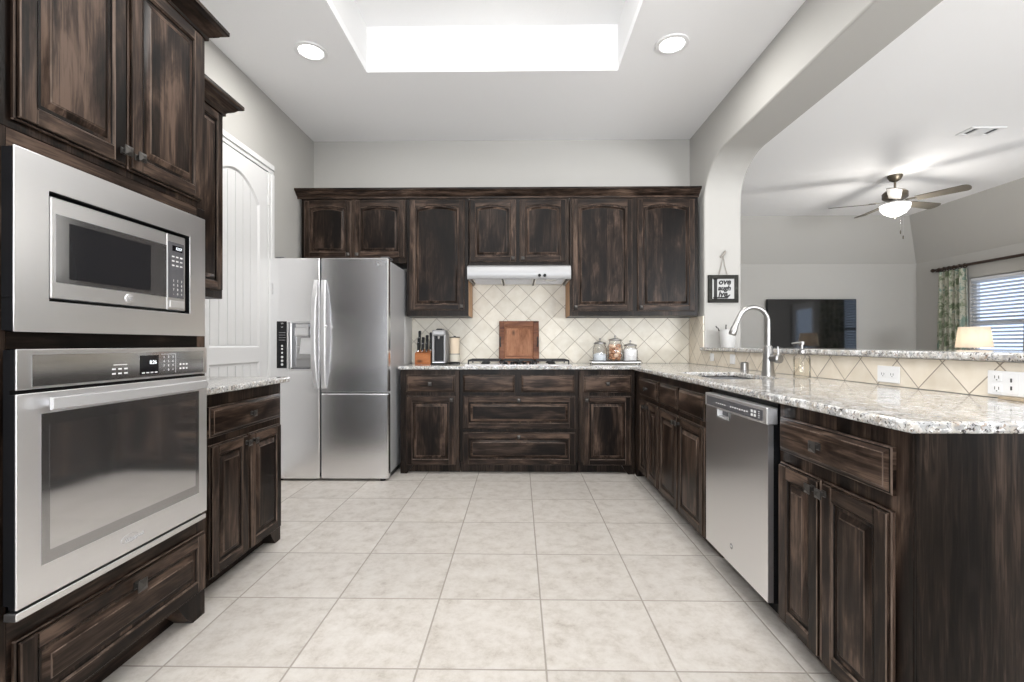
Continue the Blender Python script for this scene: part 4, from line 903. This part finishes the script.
# tray and jars
t = thing('serving_tray', (.895, 4.38, .9145), 'narrow raised metal tray carrying three glass jars on the back counter', 'tray')
mb = MB(); mb.box(.665, 1.115, 4.30, 4.45, .926, .938, 0, .002)
build('top', mb, M['steel_lt'], t)
mb = MB(); rim = [(.665, 4.30, .945), (1.115, 4.30, .945), (1.115, 4.45, .945), (.665, 4.45, .945), (.665, 4.30, .945)]
for a, b in zip(rim, rim[1:]): mb.tube([a, b], .004, 8)
build('rim', mb, M['pewter'], t)
for x in (.675, 1.105):
    for y in (4.31, 4.44): build('leg', MB().lathe([(.001, .9145), (.006, .9145), (.006, .927), (.001, .927)], (x, y, 0), n=10), M['pewter'], t)
ZJ = .9385
def jar(x, rad, h, label, fill, lidmat, fin):
    t = thing('jar', (x, 4.375, ZJ), label, 'jar')
    w = .003
    out = [(.001, ZJ + .001), (rad * .92, ZJ + .001), (rad, ZJ + .01), (rad, ZJ + h * .72), (rad * .82, ZJ + h * .90), (rad * .76, ZJ + h * .93), (rad * .78, ZJ + h)]
    inn = [(r_ - w, z + (w if i < 2 else 0)) for i, (r_, z) in enumerate(out[1:])][::-1]
    build('glass', MB().lathe(out + inn + [(.001, ZJ + .004)], (x, 4.375, 0), n=28, cap=False), M['glass'], t, smooth=50)
    zl = ZJ + h
    build('lid', MB().lathe([(.001, zl + .0005), (rad * .84, zl + .0005), (rad * .88, zl + .006), (rad * .86, zl + .014), (rad * .5, zl + .022), (.012, zl + .027), (.005, zl + .03), (.005, zl + .036), (.011, zl + .042), (.010, zl + .05), (.001, zl + fin)], (x, 4.375, 0), n=28), lidmat, t)
    if fill:
        frac, mt = fill
        zz = ZJ + h * frac
        f = MB().lathe([(.001, ZJ + .0055), (rad * .90, ZJ + .0055), (rad - .0045, ZJ + .013), (rad - .0045, zz - .012), (rad * .5, zz), (.001, zz + .004)], (x, 4.375, 0), n=28)
        o = build('filling', f, mt, t); o['kind'] = 'stuff'
jar(.752, .066, .160, 'glass jar with metal lid holding pale powder, at the cooktop end of the tray', (.48, M['powder2']), M['nickel'], .056)
jar(.893, .069, .190, 'tall glass jar filled with round brown shells in the middle of the tray', None, M['nickel'], .052)
jar(1.034, .068, .140, 'short glass jar of white sugar at the corner end of the tray', (.86, M['powder']), M['nickel'], .056)
rng = random.Random(3); balls = []
for lay in range(5):
    z = ZJ + .029 + lay * .0275
    for k in range(5):
        a = k * 2 * pi / 5 + lay * .63 - .9; rr_ = .0400
        balls.append((.893 + rr_ * cos(a), 4.375 + rr_ * sin(a), z + (k % 2) * .004))
src = None
for i, (x, y, z) in enumerate(balls):
    if i < 2:
        o = build('round_shell', MB().ball((x, y, z), .0225, 14, 0, (1, 1, .9)), M['snack'] if i == 0 else M['snack2'], smooth=80)
        if i == 0: srcA = o
        else: srcB = o
    else:
        s_ = srcA if rng.random() < .65 else srcB
        o = s_.copy(); COL.objects.link(o); o.location = (x, y, z - .0225 * .9)
    tag(o, 'round tan shell inside the tall middle jar on the tray', 'shell', 'round shells in the tall jar')

# ------------------------------------------------------------------ sign and bucket by the column
FS = frame((0, 4.229), (1, 0), (0, -1))
t = thing('sign', (1.82, 4.229, 1.467), 'small square framed word sign hanging from twine on the column', 'sign')
a0, a1, z0, z1 = 1.690, 1.956, 1.470, 1.716; w = .034
mb = MB(FS); mb.box(a0, a1, z0, z1, .001, .012, 0)
mb.box(a0, a0 + w, z0, z1, .010, .024, 0, .003); mb.box(a1 - w, a1, z0, z1, .010, .024, 0, .003); mb.box(a0 + w, a1 - w, z0, z0 + w, .010, .024, 0, .003); mb.box(a0 + w, a1 - w, z1 - w, z1, .010, .024, 0, .003)
build('frame', mb, M['sign_black'], t)
mb = MB(FS); mb.box(a0 + w, a1 - w, z0 + w, z1 - w, .0121, .013, 0)
mb.box(1.740, 1.770, 1.505, 1.682, .0131, .0138, 1); mb.box(1.734, 1.774, 1.676, 1.684, .0131, .0138, 1)
mb.prism([(1.734, 1.507), (1.86, 1.507), (1.890, 1.540), (1.878, 1.543), (1.845, 1.521), (1.734, 1.519)], .0131, .0138, 1)
mb.text('ove', .074, 1.780, 1.654, .0131, m=1, shear=.22, bold=.003, align='LEFT'); mb.text('augh', .060, 1.777, 1.598, .0131, m=1, shear=.22, bold=.003, align='LEFT'); mb.text('ive', .070, 1.779, 1.545, .0131, m=1, shear=.22, bold=.003, align='LEFT')
build('face', mb, [M['sign_white'], M['ink']], t, smooth=0)
mb = MB(FS)
for a in (1.785, 1.862): mb.tube([(a, z1 - .004, .010), (1.822 + (a - 1.822) * .4, 1.80, .010), (1.822, 1.905, .012)], .0035, 6)
build('twine', mb, M['twine'], t)
tag(build('hook', MB(FS).tube([(1.800, 1.878, .004), (1.812, 1.885, .020), (1.828, 1.905, .026), (1.842, 1.925, .014), (1.846, 1.930, .003)], [.008, .009, .010, .009, .008], 8), M['twine'], smooth=50), 'small grey wall hook holding up the sign twine', 'hook')
bx, by, bz = 1.812, 4.10, 1.0715
t = thing('bucket', (bx, by, bz), 'small white tapered bucket on the bar ledge below the sign', 'bucket')
build('shell', MB().lathe([(.001, bz), (.052, bz), (.054, bz + .004), (.072, bz + .148), (.076, bz + .15), (.075, bz + .154), (.070, bz + .153), (.052, bz + .012), (.001, bz + .012)], (bx, by, 0), n=30), M['bucket'], t)
mb = MB(); mb.tube([(bx - .074, by, bz + .140), (bx - .082, by, bz + .165), (bx - .098, by - .005, bz + .172), (bx - .104, by - .008, bz + .184)], .005, 8)
build('ear', mb, M['pewter'], t)
mb = MB(); mb.tube([(bx + .02, by + .073, bz + .140), (bx + .018, by + .078, bz + .175), (bx + .02, by + .075, bz + .20)], .006, 8)
build('ear', mb, M['pewter'], t)

# ------------------------------------------------------------------ ceiling lights
def downlight(x, y, label):
    t = thing('downlight', (x, y, ZC), label, 'light')
    build('trim_ring', MB().lathe([(.078, -.001), (.108, -.001), (.106, -.008), (.082, -.010), (.078, -.004)], (x, y, ZC), n=36, cap=False), M['white'], t)
    build('lens', MB().lathe([(.001, -.0015), (.0785, -.0015), (.0785, -.004), (.001, -.0045)], (x, y, ZC), n=30), M['lens'], t)
    l = area('downlight_beam', (0, 0, -.02), (0, 0, 0), .15, .15, 11, (1, .98, .95), 'DISK'); l.parent = t
downlight(-1.413, 3.165, 'round recessed ceiling downlight on the pantry door side'); downlight(1.015, 3.125, 'round recessed ceiling downlight on the arch side')
downlight(-1.413, .7, 'round recessed downlight above the oven cabinet aisle'); downlight(1.015, .7, 'round recessed downlight above the near peninsula end')
t = thing('ceiling_fixture', (-.2, 1.85, 3.425), 'white fluorescent fixture inside the ceiling recess', 'light')
build('housing', MB().box(-.55, .15, 1.3, 2.4, 3.385, 3.424, b=.006), M['white'], t)
build('diffuser', MB().box(-.53, .13, 1.32, 2.38, 3.36, 3.3845, b=.01), M['lens_white'], t)

# ------------------------------------------------------------------ living room
t = thing('television', (4.98, YLV - .06, .98), 'large flat black television on the living room wall', 'television')
FTV = frame((0, YLV), (1, 0), (0, -1))
mb = MB(FTV); mb.box(4.035, 5.480, .975, 1.83, .04, .075, 0, .006); mb.box(4.4, 5.1, 1.15, 1.65, .001, .042, 0); build('housing', mb, M['black'], t)
build('screen', MB(FTV).box(4.047, 5.468, .990, 1.818, .0755, .077), M['screen'], t, smooth=0)
# ceiling fan
fx, fy = 4.44, 5.606
t = thing('ceiling_fan', (fx, fy, ZC), 'five-blade brown ceiling fan with a lit glass bowl in the living room', 'ceiling fan')
build('canopy', MB().lathe([(.001, -.001), (.075, -.001), (.075, -.015), (.055, -.055), (.022, -.075), (.001, -.075)], (fx, fy, ZC), n=24), M['bronze'], t)
build('downrod', MB().lathe([(.013, -.07), (.013, -.175)], (fx, fy, ZC), n=12), M['bronze'], t)
build('motor', MB().lathe([(.001, -.165), (.05, -.168), (.10, -.185), (.125, -.21), (.125, -.265), (.10, -.285), (.06, -.30), (.001, -.30)], (fx, fy, ZC), n=28), M['bronze'], t)
build('light_collar', MB().lathe([(.001, -.30), (.055, -.30), (.06, -.335), (.12, -.345), (.12, -.36), (.001, -.36)], (fx, fy, ZC), n=28), M['chrome'], t)
build('light_bowl', MB().lathe([(.135, -.345), (.150, -.352), (.142, -.40), (.105, -.445), (.05, -.475), (.015, -.482), (.001, -.482)], (fx, fy, ZC), n=28), M['bowl'], t)
build('finial', MB().lathe([(.001, -.48), (.012, -.482), (.010, -.50), (.001, -.505)], (fx, fy, ZC), n=12), M['bronze'], t)
for dx in (-.015, .015):
    pc = build('pull_chain', MB().tube([(fx + dx, fy - .06, ZC - .36), (fx + dx, fy - .10, ZC - .47), (fx + dx, fy - .10, ZC - .70 - dx * 2)], .0012, 6), M['chrome'], t)
    build('fob', MB().lathe([(.001, 0), (.006, .005), (.007, .03), (.003, .045), (.001, .045)], (fx + dx, fy - .10, ZC - .745 - dx * 2), n=10), M['bronze'], pc)
for k in range(5):
    ang = R(231 + 72 * k); ca, sa = cos(ang), sin(ang)
    def FBl(p, q, r_):
        tw = R(-13); q2 = q * cos(tw); z = r_ + q * sin(tw); return (fx + ca * p - sa * q2, fy + sa * p + ca * q2, ZC - .318 + z)
    mb = MB(FBl); out = []
    L0, L1, w0, w1 = .20, .665, .055, .070
    out = [(L0, -w0), (L1 - .05, -w1)] + [(L1 - .05 + .05 * sin(R(a)), -w1 * cos(R(a))) for a in range(15, 180, 15)] + [(L1 - .05, w1), (L0, w0)]
    mb.prism(out, -.004, .004); bl = build('blade', mb, M['blade'], t, smooth=30)
    mb = MB(FBl); mb.box(.10, .25, -.018, .018, .004, .010, 0, .002); mb.box(.22, .25, -.045, .045, .004, .009, 0, .002); build('blade_arm', mb, M['bronze'], bl)
l = point('fan_lamp', (0, 0, -.56), 22, .10, (1, .96, .9)); l.parent = t
l = point('fan_uplight', (0, 0, -.12), 1.6, .02, (1, .96, .9)); l.parent = t; l.location = (.0, -.17, -.14)
t = thing('air_vent', (4.3, 4.39, ZC), 'white rectangular air vent in the living room ceiling', 'vent')
mb = MB(); mb.cells([4.15, 4.19, 4.235, 4.375, 4.42, 4.46], [4.355, 4.38, 4.50, 4.525], lambda x, y: not (4.38 < y < 4.50 and (4.19 < x < 4.235 or 4.375 < x < 4.42)), ZC - .010, ZC - .001)
build('frame', mb, M['white'], t, smooth=0)
build('duct', MB().box(4.185, 4.425, 4.37, 4.51, ZC - .003, ZC - .0005), M['slot'], t, smooth=0)
# living-room window with blind and curtains
w = bpy.data.objects.new('window_1', None); COL.objects.link(w); w.location = (XLV, 6.2, WZ0); ROOT[w.name] = Vector(w.location); struct(w)
mb = MB()
for a, b in ((WY0, WY0 + .05), (WY1 - .05, WY1)): mb.box(XLV + .05, XLV + .10, a, b, WZ0, WZ1)
for a, b in ((WZ0, WZ0 + .05), (WZ1 - .05, WZ1), (1.38, 1.43)): mb.box(XLV + .05, XLV + .10, WY0 + .05, WY1 - .05, a, b)
build('window_frame', mb, M['trim'], w, smooth=0)
build('window_pane', MB().box(XLV + .072, XLV + .078, WY0 + .05, WY1 - .05, WZ0 + .05, WZ1 - .05), M['pane'], w, smooth=0)
build('window_sill', MB().box(XLV - .05, XLV + .05, WY0 - .04, WY1 + .04, WZ0 - .03, WZ0 - .001, b=.005), M['trim'], w)
t = thing('window_blind', (XLV + .03, 6.2, WZ0), 'white horizontal slat blind lowered over the living room window', 'blind')
build('headrail', MB().box(XLV + .005, XLV + .045, WY0 + .006, WY1 - .006, WZ1 - .05, WZ1 - .004, b=.003), M['slat'], t)
mb = MB(); nsl = 24; 
for k in range(nsl):
    z = WZ0 + .06 + k * (WZ1 - WZ0 - .13) / (nsl - 1); h = .024; tl = R(28)
    mb.loops([[(XLV + .024 - h * cos(tl), y, z + h * sin(tl)), (XLV + .024 + h * cos(tl), y, z - h * sin(tl)), (XLV + .024 + h * cos(tl), y, z - h * sin(tl) + .003), (XLV + .024 - h * cos(tl), y, z + h * sin(tl) + .003)] for y in (WY0 + .008, WY1 - .008)])
build('slats', mb, M['slat'], t, smooth=0)
build('bottom_rail', MB().box(XLV + .008, XLV + .04, WY0 + .008, WY1 - .008, WZ0 + .006, WZ0 + .028, b=.003), M['slat'], t)
w = bpy.data.objects.new('door_2', None); COL.objects.link(w); w.location = (XLV + .06, 4.5, 0); ROOT[w.name] = Vector(w.location); struct(w)
mb = MB()
for a, b in ((4.055, 4.19), (4.81, 4.945)): mb.box(XLV + .04, XLV + .085, a, b, .005, 2.045)
for a, b in ((.005, .25), (1.90, 2.045)): mb.box(XLV + .04, XLV + .085, 4.19, 4.81, a, b)
build('door_frame', mb, M['trim'], w, smooth=0)
build('door_pane', MB().box(XLV + .058, XLV + .064, 4.19, 4.81, .25, 1.90), M['pane'], w, smooth=0)
xr, zr = XLV - .09, 2.235
t = thing('curtain_rod', (xr, 6.2, zr), 'dark red-brown curtain rod with turned end knob above the blind', 'curtain rod')
build('rod', MB().tube([(xr, 5.1, zr), (xr, 7.30, zr)], .020, 12), M['espresso'], t)
for y, s_ in ((7.30, 1), (5.1, -1)): build('finial', MB().lathe([(.001, -.001), (.018, 0), (.018, .012), (.010, .02), (.024, .04), (.030, .06), (.024, .08), (.008, .095), (.001, .096)], (xr, y, zr), (0, s_, 0), 16), M['espresso'], t)
rod_thing = t
for y in (7.295, 5.2): build('bracket', MB().box(xr - .012, XLV - .0005, y - .01, y + .01, zr - .035, zr - .013, b=.002), M['espresso'], t)
def curtain(y0, y1, label):
    n = 72; lps = []
    t = thing('curtain', (xr, (y0 + y1) / 2, .03), label, 'curtain')
    for z, sq in ((.03, 1.0), (.8, .98), (1.5, .94), (2.0, .9), (2.19, .88)):
        yc = (y0 + y1) / 2; fr = []; bk = []
        for k in range(n + 1):
            u = k / n; y = yc + (u - .5) * (y1 - y0) * sq; d = .032 * sin(u * 2 * pi * 5.5) + .008 * sin(u * 17 + z)
            fr.append((xr - .002 + d, y, z)); bk.append((xr + .002 + d, y, z))
        lps.append(fr + bk[::-1])
    build('cloth', MB().loops(lps), M['curtain'], t, smooth=60)
    for k in range(6):
        y = y0 + (y1 - y0) * (.08 + .84 * k / 5)
        ROOT[t.name] = Vector(t.location)
        ring = [(xr + .029 * cos(a), y, zr + .029 * sin(a) - .008) for a in [2 * pi * j / 16 for j in range(17)]]
        build('ring', MB().tube(ring, .008, 6).box(xr - .004, xr + .004, y - .003, y + .003, zr - .044, zr - .03), M['espresso'], rod_thing)
curtain(6.80, 7.29, 'green and cream patterned curtain gathered left of the blind, nearest the far wall'); curtain(5.25, 6.07, 'green and cream patterned curtain at the edge of the blind farther from the corner')
# lamp on its side table
lx, ly = 5.737, 6.0
t = thing('side_table', (lx, ly, 0), 'dark wood side table under the table lamp', 'table')
build('top', MB().box(lx - .28, lx + .28, ly - .28, ly + .28, .585, .615, b=.006), M['espresso'], t)
build('shelf', MB().box(lx - .24, lx + .24, ly - .24, ly + .24, .20, .22, b=.004), M['espresso'], t)
for a in (-.25, .25):
    for b in (-.25, .25): build('leg', MB().box(lx + a - .02, lx + a + .02, ly + b - .02, ly + b + .02, 0, .5845, b=.004), M['espresso'], t)
t = thing('table_lamp', (lx, ly, .6155), 'lit table lamp with wide cream drum shade in front of the window', 'lamp')
build('base', MB().lathe([(.001, .6155), (.08, .6155), (.08, .63), (.05, .64), (.001, .64)], (lx, ly, 0), n=24), M['chrome'], t)
build('stem', MB().lathe([(.03, .64), (.05, .70), (.075, .80), (.06, .90), (.03, .96), (.05, 1.0), (.035, 1.03), (.05, 1.06), (.02, 1.085), (.008, 1.09), (.008, 1.16)], (lx, ly, 0), n=24), M['glass'], t)
build('lamp_shade', MB().lathe([(.178, 1.055), (.150, 1.315), (.147, 1.315), (.175, 1.055), (.178, 1.055)], (lx, ly, 0), n=40, cap=False), M['linen'], t, smooth=60)
l = point('lamp_bulb', (0, 0, .54), 1.8, .035, (1, .77, .54)); l.parent = t
